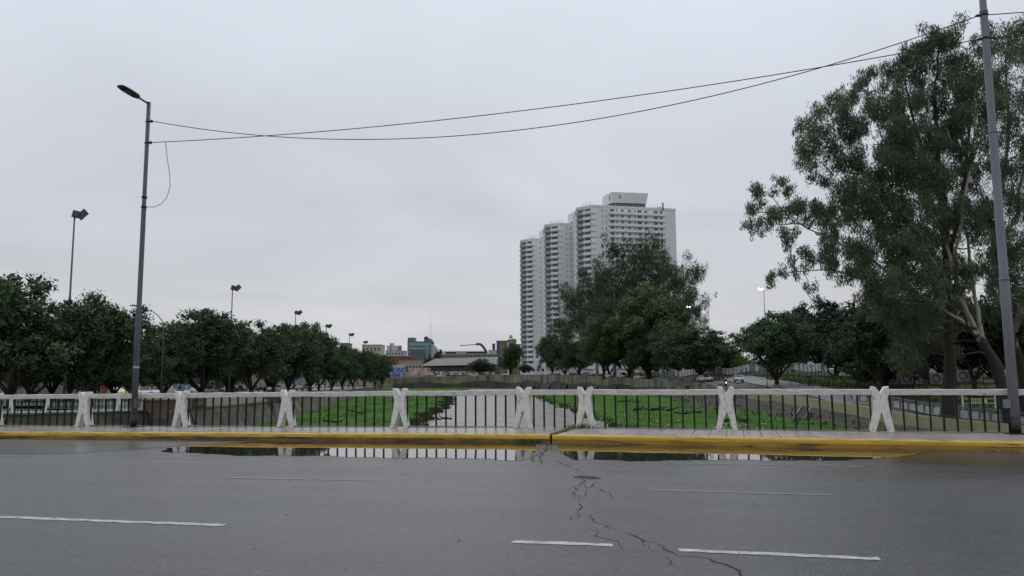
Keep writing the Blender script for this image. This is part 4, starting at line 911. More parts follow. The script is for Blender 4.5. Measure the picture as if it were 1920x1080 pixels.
t, n = big_gum('gum tree with thick dark shaggy trunk behind the parapet, right of the bridge post', (1776, 790, 66),
        [([(1776, 798, 66), (1776, 790, 66), (1778, 778, 66)], 1.3, .62), ([(1778, 782, 66), (1779, 740, 66), (1781, 680, 65.5), (1776, 600, 65), (1775, 500, 63), (1772, 400, 62), (1760, 300, 62), (1755, 180, 62.5), (1760, 90, 63)], .60, .05), ([(1775, 500, 63), (1800, 400, 62), (1815, 280, 61.5), (1825, 150, 62)], .2, .04),
         ([(1772, 400, 62), (1735, 300, 62), (1705, 200, 62.5), (1695, 130, 63)], .20, .04)], c2_, 6, 480, .16, .5, mtr=M_bark); n_ += n
t, n = big_gum('gum tree behind the right lamp pole, reaching out of the picture', (1925, 790, 72),
        [([(1925, 795, 72), (1915, 700, 71), (1880, 560, 70), (1862, 480, 69), (1880, 350, 68.5), (1890, 200, 69), (1885, 100, 70)], .45, .05), ([(1862, 500, 69), (1905, 400, 68), (1930, 250, 68.5), (1935, 100, 69)], .22, .04), ([(1900, 620, 70), (1960, 450, 68), (1990, 300, 68), (2020, 150, 69)], .32, .05)], c3_, 8, 290, .16, .5); n_ += n
print('big gum leaves', n_)
# ================================================================== towers and skyline
M_tower = mat('white_tower_render', (.74, .735, .755), (.68, .675, .695), rough=.8, scale=.25, stretch=(1, 1, .3), c3=(.56, .56, .58), s3=.5, lo3=.6, hi3=.8, stretch3=(2, 2, .12))
M_tower_bal = mat('white_balcony', (.78, .775, .79), (.70, .695, .71), rough=.8, scale=.5)
M_glass = mat('dark_window_glass', (.035, .04, .05), (.08, .09, .105), rough=.12, scale=.35, rand=.35)
M_glass_b = mat('balcony_glass', (.30, .33, .36), (.22, .25, .28), rough=.2, scale=.6)
M_recess = mat('loggia_wall', (.34, .34, .36), (.28, .28, .30), rough=.8, scale=.6)
M_navy = mat('navy_glazing', (.03, .04, .07), (.05, .065, .10), rough=.15, scale=.4)
UP = np.array([0, 0, 1.0])
class Face:
    """a vertical wall face from plan point a to b (left to right seen from outside); local s along it, outward normal n"""
    def __init__(s, a, b):
        s.a = np.array([a[0], a[1], 0.]); v = np.array([b[0]-a[0], b[1]-a[1], 0.]); s.len = np.linalg.norm(v); s.t = v/s.len
        s.n = np.array([s.t[1], -s.t[0], 0.]); s.rz = math.atan2(s.t[1], s.t[0])
        if s.n@(-F0) < 0: s.n = -s.n
    def p(s, q, z, off=0.0): return s.a+s.t*q+s.n*off+UP*z
_boxes = {}
def box_mesh(name, size, m):
    key = (name, tuple(round(x, 3) for x in size), m.name)
    if key not in _boxes: _boxes[key] = MB().box((0, 0, 0), size).mesh(name, m)
    return _boxes[key]
def win_mesh(w, h, m, frame):                        # framed pane with a mullion
    key = ('win', round(w, 3), round(h, 3), m.name, frame.name)
    if key not in _boxes:
        k = MB(); f = .07; k.box((0, 0, 0), (w-2*f, .06, h-2*f), 0, 0)
        for sx in (-1, 1): k.box((sx*(w/2-f/2), -.02, 0), (f, .14, h), 0, 1)
        for sz in (-1, 1): k.box((0, -.02, sz*(h/2-f/2)), (w-2*f, .14, f), 0, 1)
        if w > 1.3: k.box((0, -.01, 0), (f*.8, .10, h-2*f), 0, 1)
        _boxes[key] = k.mesh('window', [m, frame])
    return _boxes[key]
def put(name, me, parent, pos, rz): return link(name, me, parent, np.asarray(pos)-origin_of(parent), (0, 0, rz))
def tower(label, p0, p1, p2, dep, floors, fh, zb, spec):
    (x0, d0), (x1, d1), (x2, d2), yt = p0, p1, p2, spec['y']
    A, Bp, C = P(x0, yt, d0), P(x1, yt, d1), P(x2, yt, d2); zt = Bp[2]
    t = empty('apartment_tower', (Bp[0], Bp[1], zb), 0, label, 'tower', 'three white apartment towers')
    poly = [A, Bp, C, C+F0*dep, A+F0*dep]; poly = [(p[0], p[1]) for p in poly]
    body = MB().prism(poly, zb, zt-.9).build('wall', M_tower, t)
    # roof parapet ring
    ring = MB()
    for i in range(5):
        a, b = np.array([*poly[i], 0]), np.array([*poly[(i+1) % 5], 0]); v = b-a; ln = np.linalg.norm(v); c = (a+b)/2
        ring.box((c[0], c[1], zt-.45), (ln+.3, .35, .9-.004*i), math.atan2(v[1], v[0]))
    ring.build('roof_parapet', M_tower_bal, t)
    fl, ff = Face(A, Bp), Face(Bp, C)
    s1 = fl.len*spec.get('log', .52)
    sl_me = box_mesh('balcony', (s1-.15, 1.1, .16), M_tower_bal); gl_me = box_mesh('glass_rail', (s1-.2, .06, .95), M_glass_b)
    wd_me = win_mesh(s1*.6, 2.0, M_glass, M_recess); rc_me = box_mesh('loggia_back', (s1-.3, .08, fh-.2), M_recess)
    lw = fl.len-s1; bal_me = box_mesh('balcony', (lw-.1, 1.3, 1.3), M_tower_bal); ret = spec.get('ret', 2.2)
    w2_me = win_mesh(lw*.8, 1.25, M_glass, M_recess); slit = win_mesh(.55, 1.15, M_glass, M_tower_bal)
    rt_me = box_mesh('balcony_return', (ret, .55, 1.15), M_tower_bal)
    for k in range(floors):
        z = zt-1.3-fh*(k+1)
        if z < zb+2: break
        put('loggia_back', rc_me, t, fl.p(s1/2, z+fh/2, .05), fl.rz); put('balcony', sl_me, t, fl.p(s1/2, z, .55), fl.rz); put('glass_rail', gl_me, t, fl.p(s1/2, z+.56, 1.05), fl.rz); put('window', wd_me, t, fl.p(s1*.52, z+1.2, .14), fl.rz)
        b = put('balcony', bal_me, t, fl.p(s1+lw/2, z+.45, .66), fl.rz); put('window', w2_me, t, fl.p(s1+lw/2, z+1.85, .05), fl.rz); put('balcony', rt_me, t, ff.p(ret/2+.02, z+.45, .28), ff.rz)
        for q in spec['slits']: put('window', slit, t, ff.p(q*ff.len, z+1.55, .02), ff.rz)
        if 'band' in spec:
            a, bb = spec['band']; w = (bb-a)*ff.len
            put('balcony', box_mesh('balcony', (w, 1.25, 1.2), M_tower_bal), t, ff.p((a+bb)/2*ff.len, z+.5, .63), ff.rz)
        for q, w in spec.get('wins', []): put('window', win_mesh(w, 1.45, M_glass, M_tower_bal), t, ff.p(q*ff.len, z+1.85, .03), ff.rz)
    # roof guard posts
    k = MB()
    for (fc, a, b, n) in ((fl, .35, 1, 7), (ff, 0, .22, 6), (ff, .68, .98, 8)):
        for i in range(n): p = fc.p(fc.len*(a+(b-a)*i/n), 0, -.8); k.tube([(p[0], p[1], zt), (p[0], p[1], zt+1.9)], .05, 4)
    k.build('roof_guard', M_galv_r, t)
    return t, zt, fl, ff
d0 = 380
fx = lambda x: (x-1108)/(1266-1108)
specA = dict(y=384, slits=[fx(1128.5), fx(1135.5)], band=(fx(1140.5), fx(1245)), wins=[(fx(1146.5), 2.1), (fx(1155), .6), (fx(1165.5), 1.35), (fx(1178.5), 1.35), (fx(1189), .6), (fx(1197.5), 2.1), (fx(1209.5), 1.35), (fx(1228), 2.1), (fx(1238.5), 1.35)])
tA, zA, flA, ffA = tower('nearest and rightmost white apartment tower with a roof penthouse', (1081, 386), (1108, d0), (1266, 390), 24, 28, 2.87, 4.5, specA)
specB = dict(y=417.5, slits=[.24, .36], ret=1.6, wins=[(.50, 2.3), (.60, 1.2)], log=.5)
tB, zB, flB, ffB = tower('middle of the three white apartment towers', (1021, 417), (1047, 412), (1108, 416), 24, 28, 2.87, 4.5, specB)
specC = dict(y=446.5, slits=[.30, .46], ret=1.4, wins=[(.68, 2.2), (.8, 1.2)], log=.52)
tC, zC, flC, ffC = tower('farthest and leftmost white apartment tower', (976, 461), (999, 455), (1046, 459), 24, 28, 2.87, 4.8, specC)
# penthouses: slanted head over a glazed strip
def penthouse(t, xl, xc, xr, yt, yb, d, win=True):
    zt, zb = P(xc, yt, d)[2], P(xc, yb, d)[2]-.5; A = P(xl, yb, d+9); Bp = P(xc, yb, d); C = P(xr, yb, d+3); up = P(xr+3.5, yt, d+3)
    k = MB(); zm = zb+(zt-zb)*.36
    poly = [(p[0], p[1]) for p in (A, Bp, C, C+F0*10, A+F0*6)]
    up_poly = [(p[0], p[1]) for p in (A, Bp, up, up+F0*10, A+F0*6)]
    V = [(*p, zm) for p in poly]+[(*p, zt) for p in up_poly]; k.add(V, [(4, 3, 2, 1, 0), (5, 6, 7, 8, 9)]+[(i, (i+1) % 5, 5+(i+1) % 5, 5+i) for i in range(5)]); ph = k.build('penthouse', M_tower, t)
    c_ = [(p[0], p[1]) for p in (A, A+(Bp-A)*.75, Bp+(C-Bp)*.02+F0*.6, C+F0*.6-(C-Bp)*.02, C+F0*9, A+F0*5)]
    MB().prism(c_, zb-1, zm).build('glazed_strip', M_navy, ph)
    fa = Face(A, Bp); MB().prism([(p[0], p[1]) for p in (A, A+(Bp-A)*.62, A+(Bp-A)*.62+F0*3, A+F0*3)], zb-1, zm+.01).build('pier', M_tower, ph)
    if win:
        f2 = Face(Bp+F0*.6, C+F0*.6)
        for i in range(14): put('mullion', box_mesh('mullion', (.12, .16, zm-zb), M_tower_bal), ph, f2.p(f2.len*(i+.5)/14, (zm+zb)/2, .06), f2.rz)
        f3 = Face(Bp, C); put('window', win_mesh(1.2, 1.9, M_recess, M_tower), ph, f3.p(f3.len*.24, zm+(zt-zm)*.56, .02), f3.rz)
        put('window', win_mesh(1.3, 2.6, M_glass, M_tower), ph, fa.p(fa.len*.78, zm+(zt-zm)*.5, .02), fa.rz)
        for q in (.18, .7): put('roof_vent', box_mesh('roof_vent', (1.6, 1.2, .7), M_tower_bal), ph, f3.p(f3.len*q, zt+.35, -3), f3.rz)
penthouse(tA, 1132, 1147, 1212, 360, 389, 384)
penthouse(tB, 1066, 1078, 1100, 396.5, 420, 416, False); penthouse(tC, 1011.5, 1019, 1040, 429.5, 449, 459, False)
p = P(1243, 392, 388); MB().tube([(p[0], p[1], zA-1), (p[0], p[1], zA+2.6)], .45, 8).build('flue', M_recess, tA)
p = P(1236, 392, 390); MB().box((p[0], p[1], zA+.4), (2.2, 1.4, .9)).build('roof_vent', M_tower_bal, tA)
for f_, zt in ((flB, zB), (flC, zC)):
    pass
# podium under the towers
a, b = P(978, 690, 440), P(1040, 690, 440); MB_ = MB(); 
pod = empty('podium', (a[0], a[1], 4.5), 0, 'low white podium at the foot of the leftmost tower', 'building')
MB().prism([(q[0], q[1]) for q in (a, b, b+F0*12, a+F0*12)], 4.4, P(978, 683, 440)[2]).build('wall', M_tower_bal, pod)
f_ = Face(a, b)
for i in range(7): put('window', win_mesh(1.6, 1.6, M_glass, M_tower_bal), pod, f_.p(f_.len*(i+.5)/7, 7.2, .03), f_.rz)

def block(name, label, xl, xr, yt, d, dep, m, yb=None, zb=None, rows=0, cols=0, wm=None, ww=.6, wh=.5, frame=None, skew=0.0, cat='building', group=None, roof=None):
    A, Bp = P(xl, yt, d), P(xr, yt, d+skew); zt = A[2]
    if zb is None: zb = P(xl, yb, d)[2] if yb else zr(*ld(A))-.3
    t = empty(name, (A[0], A[1], zb), 0, label, cat, group)
    MB().prism([(q[0], q[1]) for q in (A, Bp, Bp+F0*dep, A+F0*dep)], zb, zt).build('wall', m, t)
    f_ = Face(A, Bp); cx = (A+Bp)/2+F0*dep/2
    MB().box((cx[0], cx[1], zt+.15), (f_.len+.5, dep+.5, .3), f_.rz).build('roof', roof or m, t)
    if rows:
        sw, sh = f_.len/cols, (zt-zb)/rows
        for i in range(rows):
            for j in range(cols): put('window', win_mesh(sw*ww, sh*wh, wm or M_glass, frame or m), t, f_.p(sw*(j+.5), zb+sh*(i+.5), .02), f_.rz)
    return t, f_, zb, zt
M_peach = mat('peach_render', (.50, .42, .32), (.43, .36, .28), rough=.9, scale=.3)
M_offw = mat('off_white_render', (.52, .52, .53), (.42, .42, .43), rough=.9, scale=.3)
M_slate = mat('slate_blue_cladding', (.12, .135, .17), (.155, .17, .20), rough=.5, scale=.3)
M_teal = mat('teal_glass', (.14, .28, .28), (.24, .40, .39), rough=.15, scale=.5, stretch=(.4, .4, 2))
M_teal_d = mat('dark_teal_band', (.05, .12, .125), (.07, .15, .15), rough=.3, scale=.5)
M_paleblue = mat('pale_blue_panel', (.34, .40, .44), (.30, .35, .39), rough=.5, scale=.3)
M_brick = mat('red_brick_paint', (.24, .075, .055), (.16, .055, .045), rough=.9, scale=.5, c3=(.09, .05, .045), s3=1, lo3=.55, hi3=.7)
M_roofgrey = mat('grey_sheet_roof', (.115, .122, .137), (.085, .092, .105), rough=.6, scale=.2, stretch=(2, 2, 1))
M_olive = mat('olive_render', (.26, .25, .14), (.20, .19, .11), rough=.9, scale=.2)
M_brown = mat('brown_fascia', (.10, .075, .065), (.07, .055, .05), rough=.8, scale=.3)
M_beige = mat('beige_stone', (.40, .35, .27), (.32, .28, .22), rough=.9, scale=.4)
block('apartment_building', 'pale peach building above the end of the left tree row', 679, 714, 647, 470, 15, M_peach, rows=4, cols=5, ww=.45, wh=.4)
t, f_, zb, zt = block('apartment_building', 'blue-grey box building peeping over the left trees', 638, 653, 644, 480, 12, M_slate, rows=5, cols=3)
t, f_, zb, zt = block('apartment_building', 'white stepped apartment block left of the teal glass building', 723, 757, 658, 520, 16, M_offw, rows=5, cols=6, ww=.5, wh=.4)
for xl, xr, yt, yb in ((725, 745, 648, 658), (731, 736, 643, 648)):
    a, b = P(xl, yt, 524), P(xr, yt, 524); MB().prism([(q[0], q[1]) for q in (a, b, b+F0*8, a+F0*8)], zt-.2, a[2]).build('setback', M_offw, t)
a, b = P(747, 648, 522), P(752, 648, 522); MB().prism([(q[0], q[1]) for q in (a, b, b+F0*3, a+F0*3)], zt-.2, a[2]).build('dark_slab', M_slate, t)
t, f_, zb, zt = block('shop_building', 'low red and brown building with dark openings below the white block', 721, 768, 668, 470, 14, M_brick, rows=2, cols=8, ww=.7, wh=.35, frame=M_beige, roof=M_offw)
block('shop_building', 'low cream building with pale roof behind the blue graffiti wall', 748, 790, 677, 455, 10, M_beige, rows=1, cols=7, ww=.6, wh=.4)
# teal glass office
t, f_, zb, zt = block('office_building', 'teal glass office building with two dark roof towers', 764, 808, 641, 560, 20, M_slate)
zts = P(764, 641, 560)[2]
for i, (ya, yb, m) in enumerate(((643, 648.5, M_teal), (648.5, 651, M_teal_d), (651, 655.5, M_teal), (655.5, 658, M_teal_d), (658, 662, M_teal))):
    za, zb2 = P(766, ya, 560)[2], P(766, yb, 560)[2]; n = 8
    for j in range(n):
        w = f_.len*.92/n; put('pane' if m is M_teal else 'spandrel', box_mesh('pane', (w-.12, .12, za-zb2-.06), m), t, f_.p(f_.len*.05+w*(j+.5), (za+zb2)/2, .08), f_.rz)
for xl, xr, yt in ((764.5, 778, 633), (795, 803, 632.5), (803, 809, 635.5), (808, 812, 640)):
    a, b = P(xl, yt, 566), P(xr, yt, 566); MB().prism([(q[0], q[1]) for q in (a, b, b+F0*9, a+F0*9)], zts-1, a[2]).build('roof_tower', M_slate, t)
a = P(799, 631.5, 566); MB().tube([(a[0], a[1], a[2]-.6), (a[0], a[1], a[2]+.5)], [1.4, .6], 10).build('dome', M_slate, t)
A, Bp = P(799, 645, 556), P(818, 650, 575); MB().add  # side wing
wg = MB(); zlo = zb; V = [(A[0], A[1], zlo), (Bp[0], Bp[1], zlo), (Bp[0], Bp[1], P(818, 652, 575)[2]), (A[0]+(Bp[0]-A[0])*.6, A[1]+(Bp[1]-A[1])*.6, P(811, 644, 567)[2]), (A[0], A[1], P(799, 645, 556)[2])]
wg.slab(V, (0, 0, 0), F0*10); wg.build('side_wing', M_paleblue, t)
block('office_annex', 'grey slate annex in front of the teal glass building', 769, 799, 656, 540, 12, M_slate, rows=3, cols=8, ww=.35, wh=.7, wm=M_glass)
# lattice mast far behind
a = P(808, 590, 640); zb = zr(*ld(a)); t = empty('lattice_mast', (a[0], a[1], zb), 0, 'thin pale lattice radio mast above the teal building', 'mast')
k = MB(); h = a[2]-zb; M_mast = mat('pale_mast_steel', (.42, .42, .45), rough=.6)
for s in ((-.6, -.6), (.6, -.6), (0, .7)): k.tube([(a[0]+s[0], a[1]+s[1], zb), (a[0]+s[0]*.4, a[1]+s[1]*.4, a[2]-8)], .06, 4)
for i in range(22):
    z1 = zb+(h-8)*i/22; z2 = z1+(h-8)/22; sg = 1 if i % 2 else -1; w = .6-.36*i/22; k.tube([(a[0]-w*sg, a[1]-w, z1), (a[0]+w*sg, a[1]-w, z2)], .045, 4)
k.tube([(a[0], a[1], a[2]-8), (a[0], a[1], a[2])], .06, 5); k.build('lattice', M_mast, t)
# arena roof: low white vault with a curved dark rib
a, b = P(826, 661, 610), P(914, 661, 610); c = (a+b)/2; t = empty('arena', (c[0], c[1], 5), 0, 'large low white arched arena roof with a curved grey rib', 'building')
wv = (b-a)/2; V = []; n = 18
zA_ = P(870, 661, 610)[2]; zpk = P(870, 646.5, 610)[2]
for i in range(n+1):
    x = -1+2*i/n; z = zA_+(zpk-zA_)*(1-max(0, abs(x)-.25)**2/.5625); p = c+wv*x+F0*34*(z-zA_)/max(.1, zpk-zA_); V += [(p[0], p[1], z*1.0+(z-zA_)*.055), (*(c+wv*x+F0*80)[:2], z+(z-zA_)*.055)]
k = MB(); k.add(V, [(2*i, 2*i+2, 2*i+3, 2*i+1) for i in range(n)], 0, True); k.add([V[2*i] for i in range(n+1)]+[(b[0], b[1], 5), (a[0], a[1], 5)], [tuple(range(n+3))]); k.build('roof', M_white_roof if 'M_white_roof' in globals() else mat('white_membrane', (.62, .61, .63), (.56, .55, .57), rough=.6, scale=.1), t)
k = MB(); pts = [P(x, y, 606) for x, y in ((893, 646), (897, 644.8), (901, 645.5), (905, 649), (909, 654.5), (912.5, 661))]; k.tube(pts, 1.0, 8); k.tube([P(862, 648, 607), P(893, 646, 606)], .35, 6); k.build('rib', M_roofgrey, t)
block('hall', 'long dark brown hall in front of the arena', 835, 912, 660.5, 540, 14, M_brown)
# white lattice structure on the ridge
t, f_, zb, zt = block('white_kiosk', 'small white patterned structure above the station roof', 855, 873, 660, 470, 4, M_offw, zb=12, rows=2, cols=3, ww=.5, wh=.5)
# station: long grey roof, brick wall with openings, colonnade behind it
eA, eB = P(788, 686, 432), P(932, 683, 432); rA, rB = P(816, 672.5, 446), P(934, 669, 446)
t = empty('station', (eA[0], eA[1], 4.8), 0, 'long low station building with grey hipped roof and red brick walls', 'building')
k = MB(); dn = np.array([0, 0, -.25]); V = [eA, eB, rB, rA, eA+F0*28, eB+F0*28]
k.add(V+[v+dn for v in V], [(0, 1, 2, 3), (0, 3, 4), (3, 2, 5, 4), (1, 5, 2), (6, 7, 11, 10), (0, 6, 7, 1), (0, 4, 10, 6)]); k.build('roof', M_roofgrey, t)
wA, wB = P(806, 686, 434), P(928, 684, 434); zt = eA[2]-.1; zb = 4.6; f_ = Face(wA, wB)
MB().prism([(q[0], q[1]) for q in (wA, wB, wB+F0*22, wA+F0*22)], zb, zt).build('wall', M_brick, t)
for i in range(22):
    put('window', win_mesh(.95, 1.6, M_glass, M_brick), t, f_.p(f_.len*(i+.5)/22, zb+(zt-zb)*.66, .03), f_.rz); 
    put('pilaster', box_mesh('pilaster', (.3, .2, zt-zb), M_brown), t, f_.p(f_.len*(i)/22, (zb+zt)/2, .08), f_.rz)
M_graf = mat('white_graffiti', (.55, .55, .54), (.16, .13, .14), rough=.8, scale=.55, lo=.45, hi=.55, detail=3, c3=(.45, .22, .25), s3=.4, lo3=.58, hi3=.62)
M_graf_b = mat('blue_graffiti', (.10, .10, .38), (.32, .34, .55), rough=.8, scale=.5, lo=.42, hi=.58, detail=3, c3=(.04, .05, .2), s3=.8, lo3=.55, hi3=.6)
M_graf_p = mat('pink_graffiti', (.50, .24, .26), (.55, .45, .46), rough=.8, scale=.5, lo=.42, hi=.58, detail=3, c3=(.25, .12, .2), s3=.8, lo3=.57, hi3=.62)
f0 = Face(wA-F0*1.2, wB-F0*1.2)
for i in range(14):
    put('painted_panel', box_mesh('painted_panel', (f0.len/14-.35, .15, 2.0), M_graf), t, f0.p(f0.len*(i+.5)/14, zb+1.0, .0), f0.rz)
def colonnade(xl, xr, ya, yb, d, n, label):
    A, Bp = P(xl, ya, d), P(xr, ya, d); f_ = Face(A, Bp); z1 = A[2]; z0 = P(xl, yb, d)[2]
    t = empty('colonnade', (A[0], A[1], z0), 0, label, 'colonnade')
    put('beam', box_mesh('beam', (f_.len, 1.2, .7), M_beige), t, f_.p(f_.len/2, z1-.35, 0), f_.rz); put('back_wall', box_mesh('back_wall', (f_.len, .3, z1-z0-.7), M_brown), t, f_.p(f_.len/2, (z0+z1-.7)/2, -1.2), f_.rz)
    put('sill', box_mesh('sill', (f_.len+.6, 1.6, .5), M_slate), t, f_.p(f_.len/2, z0-.25, 0), f_.rz)
    me = box_mesh('column', (.55, .6, z1-z0-.7), M_beige)
    for i in range(n): put('column', me, t, f_.p(f_.len*(i+.5)/n, (z0+z1-.7)/2, 0), f_.rz)
colonnade(827, 934, 663.5, 671.5, 458, 30, 'long beige colonnaded gallery above the grey station roof')
def wall_bit(name, label, xl, xr, ya, yb, d, m, cat='wall', th=.4):
    A, Bp = P(xl, ya, d), P(xr, ya, d); z0 = P(xl, yb, d)[2]-.6; f_ = Face(A, Bp); t = empty(name, (A[0], A[1], z0), 0, label, cat)
    n = max(2, int(f_.len/3.2)); 
    for i in range(n): put('panel', box_mesh('panel', (f_.len/n-.04, th, A[2]-z0), m), t, f_.p(f_.len*(i+.5)/n, (z0+A[2])/2, random.uniform(-.03, .03)), f_.rz)
    put('coping', box_mesh('coping', (f_.len+.1, th+.12, .15), M_concrete), t, f_.p(f_.len/2, A[2]+.08, 0), f_.rz); return t
wall_bit('graffiti_wall', 'wall covered in blue and violet graffiti left of the station', 726, 760, 690, 704, 412, M_graf_b)
wall_bit('graffiti_wall', 'pale grey wall section above the blue graffiti', 730, 758, 683.5, 692, 424, M_offw)
wall_bit('graffiti_wall', 'wall with pink graffiti at the left end of the station', 767, 807, 690, 702, 415, M_graf_p)
# olive building with tanks
t, f_, zb, zt = block('olive_building', 'olive building with a blue corner strip behind the dark tree', 931, 952, 639.5, 500, 14, M_olive, rows=6, cols=3, ww=.4, wh=.4)
put('corner_strip', box_mesh('corner_strip', (f_.len*.22, .3, (zt-zb)), mat('blue_strip', (.06, .075, .22), rough=.5)), t, f_.p(f_.len*.12, (zt+zb)/2, .12), f_.rz)
t, f_, zb, zt = block('olive_building', 'stepped olive building with water tank beside the leftmost tower', 953, 968, 637.5, 494, 16, M_olive, rows=5, cols=3, ww=.35, wh=.35)
a = P(958, 632, 497); k = MB(); k.tube([(a[0], a[1], zt+1.2), (a[0], a[1], zt+3.2)], 1.0, 10); k.build('water_tank', M_offw, t)
k = MB()
for s in ((-.8, -.8), (.8, -.8), (.8, .8), (-.8, .8)): k.tube([(a[0]+s[0], a[1]+s[1], zt), (a[0]+s[0], a[1]+s[1], zt+1.3)], .12, 5)
k.build('tank_stand', M_brown, t)
a, b = P(962, 635, 496), P(966, 635, 496); MB().prism([(q[0], q[1]) for q in (a, b, b+F0*5, a+F0*5)], zt-.1, a[2]).build('stair_head', M_brown, t)
a, b = P(967, 645, 493), P(976, 645, 493); MB().prism([(q[0], q[1]) for q in (a, b, b+F0*12, a+F0*12)], zb, a[2]).build('lower_wing', M_olive, t)
block('far_building', 'small dark far building left of the olive one', 923, 928, 645, 560, 8, M_brown, rows=4, cols=1, ww=.5, wh=.5)
block('far_building', 'low white far building beside the colonnade', 916, 932, 657, 540, 10, M_offw, rows=2, cols=4, ww=.5, wh=.4)
a = P(1327.5, 560, 420); zb = zr(*ld(a)); t = empty('lattice_mast', (a[0], a[1], zb), 0, 'thin grey aerial mast right of the gum trees', 'mast'); k = MB(); k.tube([(a[0], a[1], zb), (a[0], a[1], a[2]-6), (a[0], a[1], a[2])], [.22, .16, .05], 6); k.build('shaft', M_mast, t)
mast(1432, 543, 165, zr(*ld(P(1432, 700, 165))), 'floodlight mast with lit lamps left of the big gum tree', lit=True, flip=-1, sc=.85, group='lit lamps of the right bank')
mast(1296, 576, 200, zr(*ld(P(1296, 700, 200))), 'lit street light in front of the right edge of the gum group', lit=True, flip=-1, sc=.55, group='lit lamps of the right bank')
# curved lamp arm rising between the left trees
k = MB(); pts = [P(x, y, 92) for x, y in ((250, 573), (262, 577), (275, 580), (288, 585), (297, 592), (304, 602), (307, 620))]; pts.append(np.array([pts[-1][0], pts[-1][1], -.6]))
o = empty('curved_lamp', pts[-1], 0, 'old street lamp with thin curved arm between the left trees', 'street lamp'); k.tube(pts, [.03, .035, .04, .045, .05, .055, .06, .08], 6); k.build('pole', M_galv, o)
MB().box(tuple(pts[0]), (.7, .25, .12), TH).build('lamp_head', M_darkhead, o)
# ================================================================== cars, houses, fences, small things
def paint(name, c): return mat('car_paint_'+name, c, rough=.28, spec=.6)
CP = {n: paint(n, c) for n, c in dict(white=(.72, .72, .72), silver=(.42, .43, .45), grey=(.16, .17, .18), black=(.015, .015, .017), red=(.32, .02, .03), darkred=(.13, .018, .02), green=(.42, .60, .03), teal=(.20, .33, .33), blue=(.06, .09, .17)).items()}
M_carglass = mat('car_glass', (.02, .025, .03), rough=.06, spec=.7); M_tyre = mat('tyre', (.012, .012, .012), rough=.9); M_rim = mat('rim', (.35, .35, .36), rough=.3, metal=.6)
M_head = mat('headlight', (.75, .75, .75), rough=.1); M_tail = mat('taillight', (.35, .01, .01), rough=.2); M_plate = mat('plate', (.6, .6, .6), rough=.5)
_car = {}
SHAPES = {  # length, width, body profile (x, z) lower hull top line, cabin (x, z, half width factor)
    'hatch': (3.9, 1.70, [(-1.95, .45), (-1.93, .75), (-1.70, .98), (1.05, .96), (1.75, .80), (1.95, .62), (1.95, .35)], [(-1.78, .97), (-1.55, 1.40), (-.9, 1.50), (.15, 1.47), (1.10, .95)]),
    'sedan': (4.4, 1.75, [(-2.2, .45), (-2.18, .85), (-2.0, .98), (-1.4, 1.0), (1.0, .95), (1.95, .80), (2.2, .62), (2.2, .35)], [(-1.55, .99), (-.9, 1.42), (-.3, 1.47), (.25, 1.44), (1.1, .95)]),
    'suv': (4.3, 1.82, [(-2.15, .5), (-2.13, .95), (-2.0, 1.10), (1.0, 1.08), (1.95, .98), (2.15, .75), (2.15, .4)], [(-2.0, 1.09), (-1.75, 1.62), (-1.0, 1.70), (.2, 1.67), (1.05, 1.07)]),
    'van': (4.3, 1.80, [(-2.15, .45), (-2.14, 1.0), (-2.1, 1.15), (1.2, 1.05), (1.85, .90), (2.15, .70), (2.15, .4)], [(-2.12, 1.13), (-2.05, 1.80), (-1.7, 1.88), (.3, 1.85), (1.25, 1.04)])}
